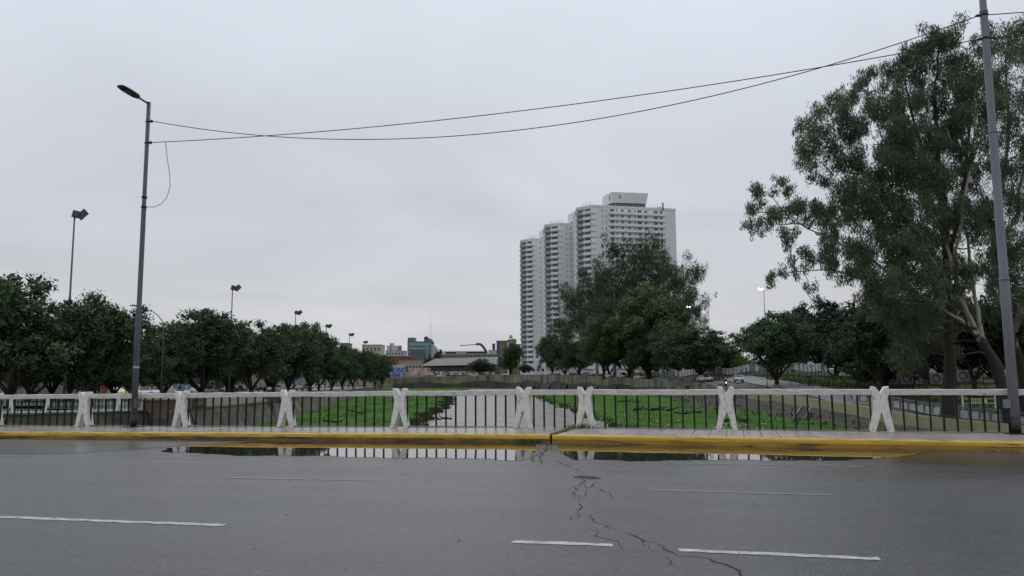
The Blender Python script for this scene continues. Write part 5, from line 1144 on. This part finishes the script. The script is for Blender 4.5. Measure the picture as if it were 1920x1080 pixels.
def car_parts(shape, color):
    key = (shape, color)
    if key in _car: return _car[key]
    Ln, Wd, prof, cab = SHAPES[shape]; hw = Wd/2; out = []
    k = MB(); n = len(prof); lowz = .24; top = prof; V = []
    for s in (-1, 1):
        for (x, z) in top: V.append((x, s*hw*(.93 if z < .5 else (1.0 if z < .85 else .95)), z))
        for (x, z) in top: V.append((x*.99, s*hw*.9, lowz))
    m_ = 2*n; F = []
    for i in range(n-1):
        F += [(i, i+1, n+i+1, n+i), (m_+i+1, m_+i, m_+n+i, m_+n+i+1), (i, m_+i, m_+i+1, i+1), (n+i, n+i+1, m_+n+i+1, m_+n+i)]
    F += [(0, n, m_+n, m_), (n-1, m_+n-1, m_+2*n-1, 2*n-1)]
    k.add(V, F); nc = len(cab)
    V = []                                                   # roof and pillars
    for s in (-1, 1):
        for i, (x, z) in enumerate(cab): V.append((x, s*hw*(.93 if i in (0, nc-1) else .76), z))
    roof = [(i, i+1, nc+i+1, nc+i) for i in range(1, nc-2)]; k.add(V, roof)
    side = lambda a: tuple(range(nc)) if a == 0 else tuple(range(nc, 2*nc))[::-1]
    for s in (-1, 1):                                         # pillars
        for (i, j) in ((0, 1), (nc-2, nc-1)):
            a, b = np.array([cab[i][0], s*hw*(.935 if i in (0, nc-1) else .765), cab[i][1]]), np.array([cab[j][0], s*hw*(.935 if j in (0, nc-1) else .765), cab[j][1]]); k.tube([a, b], .045, 5)
        xm = (cab[0][0]+cab[-1][0])/2; k.tube([(xm, s*hw*.935, cab[0][1]), (xm, s*hw*.765, cab[2][1])], .04, 5)
    out.append(('body', k.mesh('body', CP[color])))
    k = MB(); k.add([(x*.995, y*.985, z-.008) for x, y, z in V], [side(0), side(1), (0, nc, nc+1, 1), (nc-2, 2*nc-2, 2*nc-1, nc-1)]); 
    if shape == 'van':
        k2 = MB(); 
        for s in (-1, 1): k2.add([(-2.1, s*hw*.95, 1.12), (-.15, s*hw*.95, 1.08), (-.15, s*hw*.775, 1.84), (-1.95, s*hw*.775, 1.80)], [(0, 1, 2, 3)])
        out.append(('side_panel', k2.mesh('side_panel', CP[color])))
    out.append(('window', k.mesh('window', M_carglass)))
    wb = Ln*.30; wm = MB(); wm.tube([(0, -.1, 0), (0, .1, 0)], .31, 14); wt = wm.mesh('tyre', M_tyre); rm = MB(); rm.tube([(0, -.105, 0), (0, .105, 0)], .19, 10); rme = rm.mesh('rim', M_rim)
    out.append(('wheels', (wt, rme, [(sx*wb, sy*(hw-.1), .31) for sx in (-1, 1) for sy in (-1, 1)])))
    zl = prof[-2][1]
    for s in (-1, 1):
        out.append(('headlight', MB().box((Ln/2-.06, s*(hw-.3), zl+.04), (.18, .36, .15)).mesh('headlight', M_head))); out.append(('taillight', MB().box((-Ln/2+.05, s*(hw-.17), prof[1][1]+.02), (.14, .2, .26)).mesh('taillight', M_tail)))
        out.append(('mirror', MB().box((cab[-1][0]-.25, s*(hw+.07), cab[-1][1]+.06), (.1, .16, .11)).mesh('mirror', CP[color])))
    out.append(('bumper', MB().box((Ln/2-.02, 0, .38), (.12, Wd*.86, .2)).mesh('bumper', M_black))); out.append(('plate', MB().box((Ln/2+.05, 0, .42), (.02, .42, .12)).mesh('plate', M_plate)))
    _car[key] = out; return out
def car(shape, color, pos, heading, label, group):
    t = empty('car', pos, heading, label, 'van' if shape == 'van' else 'car', group)
    for nm, me in car_parts(shape, color):
        if nm == 'wheels':
            for w in me[2]:
                o = link('wheel', me[0], t, w); link('rim', me[1], o)
        else: link(nm, me, t)
    return t
def on_left(px, d): return LD((px-960)/FPX*d, d, -.588)
toward = math.atan2(-F0[1], -F0[0]); gL = 'cars on the left bank avenue'
for (px, d, sh, c, hd, lab) in [(225, 112, 'hatch', 'green', 1.2, 'lime green car left of the lamp pole, half hidden by the handrail'), (275, 122, 'sedan', 'white', .9, 'white sedan just right of the lamp pole'), (308, 116, 'van', 'white', .5, 'white panel van between the lamp pole and the next X post'), (332, 128, 'van', 'teal', .5, 'grey-green van right behind the white panel van'),
        (346, 138, 'sedan', 'white', .6, 'white low car above the X post right of the van'), (360, 142, 'suv', 'silver', .6, 'silver off-roader behind the white low car'), (375, 140, 'suv', 'white', .6, 'white off-roader left of the forked tree trunk'), (392, 146, 'hatch', 'grey', 1.0, 'dark grey hatchback seen beside the forked trunk'),
        (432, 172, 'sedan', 'red', .4, 'dark red car in front of the beige columned house'), (446, 178, 'sedan', 'darkred', .4, 'maroon car second in the parked line before the beige house'), (461, 186, 'sedan', 'teal', .4, 'grey-green sedan third in the parked line'), (474, 190, 'hatch', 'red', .4, 'bright red hatchback at the end of the parked line'),
        (499, 182, 'suv', 'black', .3, 'black car facing the bridge between two rounded trees'), (517, 178, 'sedan', 'white', .3, 'white sedan hidden partly behind a tree trunk'), (533, 184, 'hatch', 'white', .3, 'white hatchback right of the white sedan'), (548, 200, 'sedan', 'silver', .3, 'silver car between the twin trunks above the X post'),
        (569, 196, 'suv', 'silver', .25, 'silver off-roader with bright bonnet, rightmost of the near cars on the avenue'), (588, 245, 'hatch', 'white', .25, 'small white far car right of the silver off-roader'), (604, 262, 'sedan', 'white', .25, 'white far car on the avenue under the fourth mast'), (618, 275, 'sedan', 'grey', .25, 'grey far car at the end of the avenue')]:
    car(sh, c, on_left(px, d), toward+hd-.45, lab, gL)
gR = 'cars on the right bank road'
def on_right(px, d): l = (px-960)/FPX*d; return LD(l, d, zr(l, d)+.13)
car('hatch', 'silver', on_right(1381, 158), toward-.18, 'silver hatchback driving towards the bridge, behind a motorcycle', gR)
car('sedan', 'white', on_right(1318, 186), toward+.3, 'white car behind the leaning trunk, left of the motorcycle', gR)
for px, d, c, sh, lab in ((1247, 222, 'teal', 'hatch', 'pale car left of the concrete box, mostly hidden by a trunk'), (1197, 240, 'white', 'hatch', 'white car under the blue-green tree'), (1165, 256, 'white', 'van', 'white van at the left end of the near right bank cars'), (1138, 270, 'white', 'sedan', 'white car under the low green tree'), (1098, 300, 'silver', 'sedan', 'silver far car above the river wall, left of the gum group'),
                          (1058, 325, 'white', 'sedan', 'white far car left of the dark tree at the middle tower'), (990, 372, 'white', 'suv', 'white far car at the foot of the leftmost tower'), (946, 390, 'white', 'sedan', 'white far car under the dark tree left of the towers'), (888, 398, 'white', 'sedan', 'white far car in front of the station wall')):
    car(sh, c, on_right(px, d), toward+.5, lab, gR)
# motorcycle with rider, ahead of the silver car
pm = on_right(1357, 152); mb = empty('motorcycle', pm, toward-.1, 'dark motorcycle with yellow front, just left of the silver hatchback', 'motorcycle')
M_yel = mat('yellow_plastic', (.6, .42, .03), rough=.4)
for xx in (-.65, .65):
    k = MB(); k.tube([(xx+.27*math.cos(a), 0, .3+.27*math.sin(a)) for a in np.linspace(0, 6.283, 15)], .055, 6, cap=False); k.tube([(xx, -.05, .3), (xx, .05, .3)], .06, 8); k.build('wheel', M_tyre, mb, world=False)
k = MB(); k.tube([(.62, 0, .32), (.45, 0, .75), (.35, 0, 1.0)], [.04, .05, .05], 6); k.tube([(-.62, 0, .32), (-.1, 0, .4), (.2, 0, .45), (.42, 0, .78)], [.04, .10, .13, .06], 7); k.build('frame', M_black, mb, world=False)
MB().tube([(.42, 0, .8), (.15, 0, .88), (-.1, 0, .8)], [.08, .15, .1], 8).build('tank', M_yel, mb, world=False); MB().tube([(-.05, 0, .8), (-.4, 0, .82), (-.75, 0, .9)], [.12, .13, .05], 8).build('seat', M_black, mb, world=False)
MB().tube([(.36, -.36, 1.05), (.4, -.1, 1.02), (.4, .1, 1.02), (.36, .36, 1.05)], .025, 6).build('handlebar', M_black, mb, world=False)
MB().tube([(.5, 0, .88), (.6, 0, .88)], [.12, .10], 10).build('headlight', mat('lit_headlight', (.9, .85, .6), rough=.2, emit=((1, .9, .6), 3.0)), mb, world=False)
def person(pos, rz, joints, edges, mats_, label):
    t = empty('person', pos, rz, label, 'person'); me = bpy.data.meshes.new('body'); me.from_pydata([j[:3] for j in joints], edges, []); o = link('body', me, t)
    sk = o.modifiers.new('skin', 'SKIN'); sk.use_smooth_shade = True
    for v, j in zip(me.skin_vertices[0].data, joints): v.radius = (j[3], j[3]*j[4] if len(j) > 4 else j[3])
    me.skin_vertices[0].data[0].use_root = True; ss = o.modifiers.new('sub', 'SUBSURF'); ss.levels = ss.render_levels = 1; me.materials.append(mats_); return t
M_jacket = mat('dark_jacket', (.03, .03, .02), (.10, .10, .02), rough=.8, scale=4)
J = [(-.25, 0, .95, .15), (-.2, 0, 1.2, .15), (-.12, 0, 1.45, .16), (-.08, 0, 1.56, .06), (-.04, 0, 1.7, .10), (-.13, .2, 1.42, .07), (.08, .27, 1.2, .055), (.34, .3, 1.07, .045), (-.13, -.2, 1.42, .07), (.08, -.27, 1.2, .055), (.34, -.3, 1.07, .045),
     (-.22, .13, .92, .10), (.15, .2, .82, .075), (-.08, .2, .42, .05), (.05, .2, .36, .05), (-.22, -.13, .92, .10), (.15, -.2, .82, .075), (-.08, -.2, .42, .05), (.05, -.2, .36, .05)]
E_ = [(0, 1), (1, 2), (2, 3), (3, 4), (2, 5), (5, 6), (6, 7), (2, 8), (8, 9), (9, 10), (0, 11), (11, 12), (12, 13), (13, 14), (0, 15), (15, 16), (16, 17), (17, 18)]
rider = person(pm, toward-.1, J, E_, M_jacket, 'rider in dark jacket and pale helmet, seated on the motorcycle')
k = MB(); 
for i in range(6):
    pass
k.tube([(-.05, 0, 1.58), (-.04, 0, 1.62), (-.03, 0, 1.72), (-.03, 0, 1.80), (-.03, 0, 1.84)], [.10, .135, .145, .10, .03], 12); k.build('helmet', mat('pale_helmet', (.5, .5, .48), rough=.3), rider, world=False)

# houses along the left avenue
def house(label, xl, xr, yt, d, m, feats, dep=12, skew=0, cat='house', name='house'):
    A, Bp = P(xl, yt, d), P(xr, yt, d+skew); zt, zb = A[2], -.6; t = empty(name, (A[0], A[1], zb), 0, label, cat, 'houses along the left avenue'); f_ = Face(A, Bp)
    MB().prism([(q[0], q[1]) for q in (A, Bp, Bp+F0*dep, A+F0*dep)], zb, zt).build('wall', m, t)
    put('cornice', box_mesh('cornice', (f_.len+.3, .5, .35), M_beige), t, f_.p(f_.len/2, zt-.1, .1), f_.rz)
    put('plinth', box_mesh('plinth', (f_.len+.05, .16, .6), M_concrete), t, f_.p(f_.len/2, zb+.3, .05), f_.rz)
    for kind, q, w, h, zz in feats:
        if kind == 'door': put('door', win_mesh(w, h, M_doorwood, M_offw), t, f_.p(q*f_.len, zb+h/2, .08), f_.rz)
        elif kind == 'win': 
            o = put('window', win_mesh(w, h, M_glass, M_offw), t, f_.p(q*f_.len, zb+zz+h/2, .05), f_.rz); link('sill', box_mesh('sill', (w+.25, .25, .1), M_concrete), o, (0, -.08, -h/2-.06))
        elif kind == 'col': put('column', box_mesh('column', (w, .45, h), M_beige), t, f_.p(q*f_.len, zb+h/2, .2), f_.rz)
        elif kind == 'sign': put('sign', box_mesh('sign', (w, .08, h), M_signred), t, f_.p(q*f_.len, zb+zz+h/2, .1), f_.rz)
    return t
M_doorwood = mat('dark_door', (.025, .022, .022), (.04, .035, .032), rough=.6, scale=3); M_signred = mat('faded_red_sign', (.16, .035, .04), (.30, .22, .2), rough=.7, scale=6, world=False)
M_coral = mat('coral_render', (.42, .13, .09), (.34, .10, .075), rough=.9, scale=.5); M_greywall = mat('grey_render', (.28, .28, .275), (.19, .19, .185), rough=.9, scale=.4); M_ochre = mat('ochre_render', (.46, .32, .10), (.36, .26, .09), rough=.9, scale=.5); M_dgrey_shade = mat('shaded_render', (.055, .052, .05), (.035, .034, .033), rough=.9, scale=.5)  # the darkest wall colour has the shade under the trees put in
house('grey plastered house with dark door at the left picture edge', -60, 62, 676, 104, M_greywall, [('door', .70, 1.25, 2.6, 0), ('win', .68, .6, .7, 3.3), ('win', .86, .6, .7, 3.3), ('sign', .565, .42, .55, 1.4), ('col', .60, .35, 3.2, 0), ('col', .94, .35, 3.2, 0), ('win', .3, 1.2, 1.6, 1.1)])
house('dark shaded house left of the coral house', 62, 150, 680, 128, M_dgrey_shade, [('door', .3, 1.1, 2.4, 0), ('win', .6, 1.2, 1.5, 1), ('col', .75, .3, 2.2, 0), ('col', .45, .3, 2.2, 0), ('win', .88, 1.0, 1.5, 1)])
house('coral red house with dark doorways under the left trees', 150, 201, 690, 132, M_coral, [('door', .18, 1.3, 2.0, 0), ('door', .76, .6, 2.1, 0), ('win', .48, .8, .9, 1.0)])
house('dark shopfront behind the lime green car', 201, 241, 684, 136, M_dgrey_shade, [('win', .5, 2.6, 1.8, .6)])
house('narrow ochre house left of the lamp pole', 241, 252, 700, 138, M_ochre, [('win', .5, .5, 1.2, 1.2)])
house('brown house with grey pillars behind the white van', 253, 330, 680, 160, M_brown, [('col', .28, .9, 4.2, 0), ('col', .5, .5, 3.0, 0), ('win', .75, 1.5, 1.8, .9), ('door', .12, 1.1, 2.4, 0)])
house('shaded house behind the row of white cars', 330, 412, 684, 180, M_dgrey_shade, [('win', .25, 1.8, 1.6, .9), ('win', .6, 1.8, 1.6, .9), ('door', .85, 1.1, 2.4, 0)])
house('beige house with tall pilasters seen between two trunks', 412, 480, 690, 206, M_beige, [('col', .05+.11*i, .4, 4.6, 0) for i in range(9)]+[('win', .105+.11*i, .55, 2.0, 1.2) for i in range(8)])
house('pale house at the far end of the avenue', 480, 560, 694, 255, M_greywall, [('win', .1+.13*i, .8, 1.6, 1.0) for i in range(7)])
house('long low house closing the avenue', 560, 690, 698, 330, M_beige, [('win', .05+.1*i, 1.0, 1.6, 1.0) for i in range(10)])

# small X-post railing along the left bank avenue and the slatted railing after it
sp_me = None
def bank_rail(label, i0, i1):
    pl = resample(LB, .5); pts = [p for p in pl if i0 <= 960+p[0]/p[1]*FPX <= i1]; q = [LD(p[0], p[1], p[2]+.16) for p in pts]
    t = empty('bank_railing', q[0], 0, label, 'railing'); o0 = np.array(t.location); acc = 0; last = None; posts = []
    seg = [np.linalg.norm(b-a) for a, b in zip(q[:-1], q[1:])]; cum = np.concatenate([[0], np.cumsum(seg)]); tot = cum[-1]
    def at(s): return np.array([np.interp(s, cum, [p[k_] for p in q]) for k_ in range(3)])
    n = int(tot/2.05); ss = np.linspace(0, tot, n+1)
    for i, s in enumerate(ss):
        p = at(s); v = at(min(tot, s+.3))-at(max(0, s-.3)); rz = math.atan2(v[1], v[0]); link('post', PM[i % 5], t, p-o0, (0, 0, rz), (.8, .8, .97))
        if i < n:
            b = at(ss[i+1]); c = (p+b)/2; ln = np.linalg.norm(b-p); a_ = math.atan2(b[1]-p[1], b[0]-p[0])
            put('handrail', box_mesh('handrail', (round(ln-.24, 1), .14, .14), M_rail_white), t, c+UP*.98, a_); put('footing', box_mesh('footing', (round(ln-.1, 1), .18, .10), M_rail_white), t, c+UP*.03, a_)
            k = MB()
            for j in range(9): pp = p+(b-p)*(j+1)/10; link('bar', bar_me, t, pp-o0)
    return t
bank_rail('small white X-post railing along the left bank, seen through the bridge railing', -120, 288)
pl = resample(LB, .5); pts = [LD(p[0], p[1], p[2]+.16) for p in pl if 380 <= 960+p[0]/p[1]*FPX <= 500]
t = empty('slat_railing', pts[0], 0, 'low cream slatted railing on the left river wall', 'railing'); M_cream = mat('cream_paint', (.48, .44, .33), (.36, .33, .25), rough=.8, scale=3)
sl_me = box_mesh('slat', (.13, .1, .85), M_cream)
for a, b in zip(pts[:-1], pts[1:]):
    for tt in (0, .5): p = a+(b-a)*tt; put('slat', sl_me, t, p+UP*.42, 0)
k = MB(); k.tube([p+UP*.9 for p in pts[::3]], .08, 6); k.build('top_rail', M_cream, t)
# brick overlook boxes projecting from the left wall
M_obrick = mat('brown_brick', (.17, .105, .085), (.115, .075, .06), rough=.9, scale=1.5, c3=(.05, .04, .035), s3=1, lo3=.55, hi3=.7)
def overlook(px, d, w, label, h=1.0, m=M_obrick, zt=.25, group='overlook boxes on the left river wall', curved=True):
    c = LD((px-960)/FPX*d, d, zt); t = empty('overlook_box', c, TH, label, 'overlook', group)
    k = MB(); n = 8; prof = [(-w/2, 0), (-w/2, -h*.55)]+([(-w/2+.25*w*math.sin(a), -h*.55-h*.45*(1-math.cos(a))) for a in np.linspace(.3, 1.57, 4)]+[(w/2-.25*w*math.sin(a), -h*.55-h*.45*(1-math.cos(a))) for a in np.linspace(1.57, .3, 4)] if curved else [(-w/2, -h), (w/2, -h)])+[(w/2, -h*.55), (w/2, 0)]
    k.slab([(x, -.9, z) for x, z in prof], (0, 0, 0), (0, 2.2, 0)); k.build('box', m, t, world=False); MB().box((0, -.05, .06), (w+.16, 2.0, .12)).build('coping', M_concrete, t, world=False)
    nc = max(2, int(w/.9))
    for i in range(3): MB().box((0, -.93, -.12-.18*i), (w-.1, .06, .06)).build('ledge', m, t, world=False)
    return t
overlook(318, 58.5, 2.6, 'brown brick overlook box with rounded underside, right of the left lamp pole', 1.25); overlook(366, 61.5, 1.1, 'small reddish brick box right of the X post by the white van', .95); overlook(518, 86, 1.6, 'far brown overlook box on the left wall beside a post', 1.0)
# concrete box on the right wall
zc_ = P(1268, 709.5, 186)[2]; t = overlook(1262, 186, 3.8, 'grey concrete drain box jutting from the right retaining wall', 1.75, M_concrete, zc_, None, False)
zc_ = P(1283, 713.5, 184)[2]; t = overlook(1283, 184.5, 1.7, 'small concrete block beside the drain box on the right wall', 1.2, M_concrete, zc_, None, False)
# poster fence on the right slope
M_post_a = mat('poster_pale', (.52, .50, .52), (.20, .20, .23), rough=.7, scale=1.6, lo=.45, hi=.6, detail=3, world=False); M_post_b = mat('poster_dark', (.20, .21, .26), (.07, .07, .09), rough=.7, scale=1.8, lo=.4, hi=.6, detail=3, world=False); M_post_c = mat('poster_pink', (.50, .40, .40), (.38, .30, .31), rough=.7, scale=2, lo=.4, hi=.6, world=False)
fp = [(1236, 706, 224), (1300, 705, 200), (1370, 704.5, 184), (1430, 702.5, 174), (1500, 702, 166), (1530, 704, 160), (1552, 708, 154)]
fw = [P(*p) for p in fp]; fq = []
for a, b in zip(fw[:-1], fw[1:]):
    n = max(1, int(np.linalg.norm(b-a)/.5)); fq += [a+(b-a)*i/n for i in range(n)]
fq.append(fw[-1]); t = empty('poster_fence', fq[0], 0, 'long dark mesh fence hung with photo posters above the grass slope', 'fence')
cum = np.concatenate([[0], np.cumsum([np.linalg.norm(b-a) for a, b in zip(fq[:-1], fq[1:])])])
def fat(s): return np.array([np.interp(s, cum, [p[k_] for p in fq]) for k_ in range(3)])
s = 0; i = 0
while s < cum[-1]-1.5:
    a, b = fat(s), fat(s+1.45); rz = math.atan2(b[1]-a[1], b[0]-a[0]); l, dd = ld(a); zb = zr(l, dd)
    put('fence_post', box_mesh('fence_post', (.07, .07, 2.9), M_black), t, (a[0], a[1], zb+1.4), rz); put('rail', box_mesh('rail', (1.5, .05, .06), M_black), t, (*((a+b)/2)[:2], zb+.95), rz)
    c = (a+b)/2; put('lower_panel', box_mesh('lower_panel', (1.3, .03, .75), M_post_d if 'M_post_d' in globals() else mat('grey_mesh', (.17, .17, .165), (.11, .11, .105), rough=.9, scale=2)), t, (c[0], c[1], zb+.5), rz)
    m = (M_post_a, M_post_b, M_post_a, M_post_c, M_post_b)[(i*7+i//3) % 5]
    put('poster', box_mesh('poster', (1.28, .04, 1.5), m), t, (c[0]-F0[0]*.06, c[1]-F0[1]*.06, zb+1.85+random.uniform(-.08, .08)), rz); s += 1.5; i += 1
# ring posters further right
M_pw_shade = mat('banner_white_shaded', (.36, .35, .36), (.28, .27, .28), rough=.7, scale=1); M_ring = mat('banner_red', (.38, .06, .05), rough=.7); M_ringd = mat('banner_dark', (.06, .055, .07), rough=.7)  # white dimmed: the shade of the overhanging trees is put into its colour
t = empty('ring_banners', P(1690, 722, 120), 0, 'row of white banners with red ring emblems under the dark trees', 'banner fence')
for i, px in enumerate((1672, 1700, 1728, 1756, 1806, 1830)):
    yb = 719 if px < 1790 else 713.5; c = P(px, yb-9.5, 119); w = 1.85; rz = TH; b = put('banner', box_mesh('banner', (w, .05, 1.6), M_pw_shade), t, c, rz)
    k = MB(); n = 20; V = []
    for j in range(n): a = j*2*math.pi/n; V += [(.46*math.cos(a), -.034, .46*math.sin(a)), (.64*math.cos(a), -.034, .64*math.sin(a))]
    k.add(V, [(2*j, 2*j+1, (2*j+3) % (2*n), (2*j+2) % (2*n)) for j in range(n)]); k.build('ring', M_ringd, b, world=False)
    k = MB(); V = []
    for j in range(11): a = -.6+j*.27; V += [(.26*math.cos(a), -.038, .26*math.sin(a)), (.45*math.cos(a), -.038, .45*math.sin(a))]
    k.add(V, [(2*j, 2*j+1, 2*j+3, 2*j+2) for j in range(10)]); k.build('emblem', M_ring, b, world=False)
    for s_ in (-1, 1): put('fence_post', box_mesh('fence_post', (.09, .09, 2.8), M_black), t, c+R0*s_*(w/2+.12)-UP*.55, rz)
    put('lower_panel', box_mesh('lower_panel', (w, .05, .6), mat('grey_mesh', (.17, .17, .165), (.11, .11, .105), rough=.9, scale=2)), t, c-UP*1.15, rz)
# guard barrier beside the sloping street: dark frame with pale panels
M_gpanel = mat('pale_guard_panel', (.50, .50, .50), (.36, .36, .36), rough=.8, scale=1.5)
gp = [(1598, 749, 88), (1660, 760, 82), (1720, 771, 77), (1800, 783, 70), (1880, 793, 65), (1960, 803, 61), (2060, 812, 58)]; gw = [P(*p) for p in gp]; gq = []
for a, b in zip(gw[:-1], gw[1:]):
    n = max(1, int(round(np.linalg.norm(b-a)/1.35))); gq += [a+(b-a)*i/n for i in range(n)]
t = empty('guard_barrier', gq[0], 0, 'low road barrier of dark frames with pale panels beside the sloping street', 'barrier')
for a, b in zip(gq[:-1], gq[1:]):
    c = (a+b)/2; rz = math.atan2(b[1]-a[1], b[0]-a[0]); ln = np.linalg.norm(b-a); put('post', box_mesh('post', (.2, .22, 1.0), M_slate), t, a+UP*.5, rz)
    put('panel', box_mesh('panel', (round(ln-.3, 1), .1, .52), M_gpanel), t, c+UP*.32, rz); put('rail', box_mesh('rail', (round(ln, 1), .14, .12), M_slate), t, c+UP*.92, rz); put('rail', box_mesh('rail', (round(ln, 1), .10, .08), M_slate), t, c+UP*.68, rz)
# white pedestrian barrier with round plate
M_wp = mat('white_barrier_paint', (.62, .60, .52), rough=.6); A, Bp = P(1806, 764, 84), P(1868, 768, 84); f_ = Face(A, Bp); z0 = (A[2]+Bp[2])/2
t = empty('pedestrian_barrier', A, 0, 'white pedestrian barrier with a round plate on the street below the big gums', 'barrier'); hz = 1.35
for q in (0, 1): put('post', box_mesh('post', (.14, .14, hz), M_wp), t, f_.p(q*f_.len, z0+hz/2), f_.rz)
for q, zz in ((0, .25), (0, .7)): put('rail', box_mesh('rail', (round(f_.len, 2), .05, .07), M_wp), t, f_.p(f_.len/2, z0+zz+.3), f_.rz)
for i in range(7): put('bar', box_mesh('bar', (.06, .04, .42), M_wp), t, f_.p(f_.len*(.22+.055*i), z0+.77), f_.rz)
k = MB(); c = f_.p(f_.len*.65, z0+.78, .06); k.tube([c, c+f_.n*.04], .27, 16); k.build('round_plate', M_wp, t)
# thin post by the road, sign pole on the right slope
for (px, yt, yb, d, lab) in ((1437, 690, 730, 134, 'thin dark pole beside the spreading dark tree on the right road'), (1703, 610, 735, 108, 'thin dark pole in front of the dark trees by the ring banners')):
    a = P(px, yt, d); z0 = zr(*ld(a)); o = MB().tube([(a[0], a[1], z0), (a[0], a[1], a[2])], [.07, .05], 7).build('thin_pole', M_black); tag(o, lab, 'pole')
# leaning dark chute on the earth bank, debris on the meadow
A = P(1508, 768, 84); t = empty('drain_chute', A, 0, 'dark drain chute lying down the earth bank', 'chute'); pA, pB = P(1513, 766, 88), P(1497, 794, 78); w = R0*.55
k = MB(); k.slab([pA-w, pA+w, pB+w, pB-w], UP*.25, UP*.15); k.build('bed', M_tyre, t)
for s_ in (-1, 1): MB().tube([pA+w*s_+UP*.35, pB+w*s_+UP*.35], .09, 5).build('side', M_concrete, t)
M_drift = mat('driftwood', (.06, .045, .032), (.03, .024, .018), rough=1, scale=2); M_litter = mat('pale_litter', (.55, .52, .48), (.38, .35, .32), rough=.9, scale=3, rand=.2)
for (pts, r_, lab) in (([(1190, 769), (1206, 765), (1224, 768), (1248, 764)], .22, 'dark log drift on the right meadow, left of the longer one'), ([(1234, 766), (1252, 770), (1274, 764)], .2, 'short dark branch on the right meadow below the drain box'), ([(1264, 774), (1284, 776), (1300, 773), (1312, 774)], .2, 'long dark log on the right meadow beside an X post'),
                       ([(1158, 753), (1178, 752), (1195, 754)], .15, 'thin dark branch far on the right meadow'), ([(606, 789), (618, 790), (630, 792), (640, 790)], .15, 'dark branch lying on the left meadow near the railing'), ([(654, 770), (664, 771)], .2, 'small dark log on the left meadow'), ([(672, 774), (681, 774.5)], .12, 'thin twig on the left meadow right of the small log'), ([(820, 786), (834, 785.5), (846, 786)], .12, 'dark drift stick in the river'), ([(1352, 790), (1375, 786), (1400, 789)], .2, 'dark brush heap on the meadow right of the post')):
    q = [GZ(x, y, -2.42) for x, y in pts]; f = []
    for a, b in zip(q[:-1], q[1:]): f += [a+(b-a)*i/3+np.array([0, 0, random.uniform(-.03, .1)]) for i in range(3)]
    f.append(q[-1]); k = MB(); k.tube(f, [r_*random.uniform(.5, 1.1) for _ in f], 6)
    for i in range(5):
        s0 = random.choice(f); k.tube([s0, s0+np.array([random.uniform(-.8, .8), random.uniform(-1, 1), random.uniform(.1, .5)])], [.06, .02], 4)
    o = k.build('drift_log', M_drift); tag(o, lab, 'log')
k = MB()
for i in range(55):
    u = random.random(); x = 1030+u*240+random.gauss(0, 14); y = 745+u*56+random.gauss(0, 5); p = GZ(x, y, -2.36); s_ = random.uniform(.05, .16)
    k.box((p[0], p[1], p[2]), (s_*1.6, s_, s_*.5), random.random()*3, 0, .6)
for i in range(40): p = GZ(1330+random.random()*110, 792+random.random()*12, -2.4); s_ = random.uniform(.06, .2); k.box(tuple(p), (s_*1.6, s_, s_*.5), random.random()*3, 0, .6)
o = k.build('river_litter', M_litter); tag(o, kind='stuff')
# tufts: dark grassy fringe of the water and rough grass on meadow and slopes
def tufts(name, pts, h, w, m, r, tone=None):
    n = len(pts); a = r.random(n)*6.283; ax = np.stack([np.cos(a), np.sin(a), np.zeros(n)], 1)*w[:, None]; lean = r.normal(0, .35, (n, 3))*h[:, None]; lean[:, 2] = h
    V = np.empty((n, 4, 3)); V[:, 0] = pts-ax; V[:, 1] = pts+ax; V[:, 2] = pts+lean+ax*.25; V[:, 3] = pts+lean*.95-ax*.25
    o = link(name, np_mesh(name, V.reshape(-1, 3), np.arange(n*4).reshape(-1, 4), m, attr=r.random(n))); tag(o, kind='stuff'); return o
r = np.random.default_rng(77)
M_tuft = leaf_mat('meadow_blade', (.026, .076, .008), (.05, .115, .016), .2); M_tuftd = leaf_mat('dark_reed', (.018, .03, .010), (.035, .05, .014), .2); M_tufts = leaf_mat('slope_blade', (.03, .06, .012), (.07, .10, .025), .3)
pts = []; 
for _ in range(26000):
    d = 55+180*r.random()**1.6; side_ = r.random()
    l = (wl(d)-.7-(abs(wl(d)+27)+3)*r.random()) if side_ < .5 else wr(d)+.8+20*r.random()
    pts.append(LD(l, d, bedz(d)-.03))
pts = np.array(pts); tufts('meadow_grass', pts,    .05+.09*r.random(len(pts)), .03+.04*r.random(len(pts)), M_tuft, r)
pts = []
for _ in range(5200):
    d = 55+250*r.random()**1.5
    l = wl(d)-.45+r.normal(0, .35) if r.random() < .8 else wr(d)+.4+r.normal(0, .2)
    pts.append(LD(l, d, bedz(d)-.32))
pts = np.array(pts); tufts('river_reeds', pts, .25+.35*r.random(len(pts)), .07+.08*r.random(len(pts)), M_tuftd, r)
pts = []
for _ in range(14000):
    i = r.integers(8, len(RBr)-20); p, n = RBr[i], RN[i]; o_ = 11.2+r.random()**1.2*17
    l, d = p[0]+n[0]*o_+r.normal(0, 1.5), p[1]+n[1]*o_+r.normal(0, 1.5); pts.append(LD(l, d, zr(l, d)-.05))
pts = np.array(pts); tufts('slope_grass', pts, .2+.4*r.random(len(pts)), .06+.1*r.random(len(pts)), M_tufts, r)
pts = []
for _ in range(2600):
    i = r.integers(2, 34); p, n = RBr[i], RN[i]; f_ = 1-r.random()*.95; foot = interp([(50, 7), (100, 9.5), (150, 10), (190, 6), (215, 3)], p[1]); topz = p[2]-1.1
    if r.random() > f_*.8: continue
    pts.append(LD(p[0]-n[0]*foot*f_+r.normal(0, .6), p[1]-n[1]*foot*f_+r.normal(0, 1.5), topz+(bedz(p[1])-topz)*f_**.8))
pts = np.array(pts); tufts('bank_grass', pts, .1+.22*r.random(len(pts)), .06+.1*r.random(len(pts)), M_tufts, r)
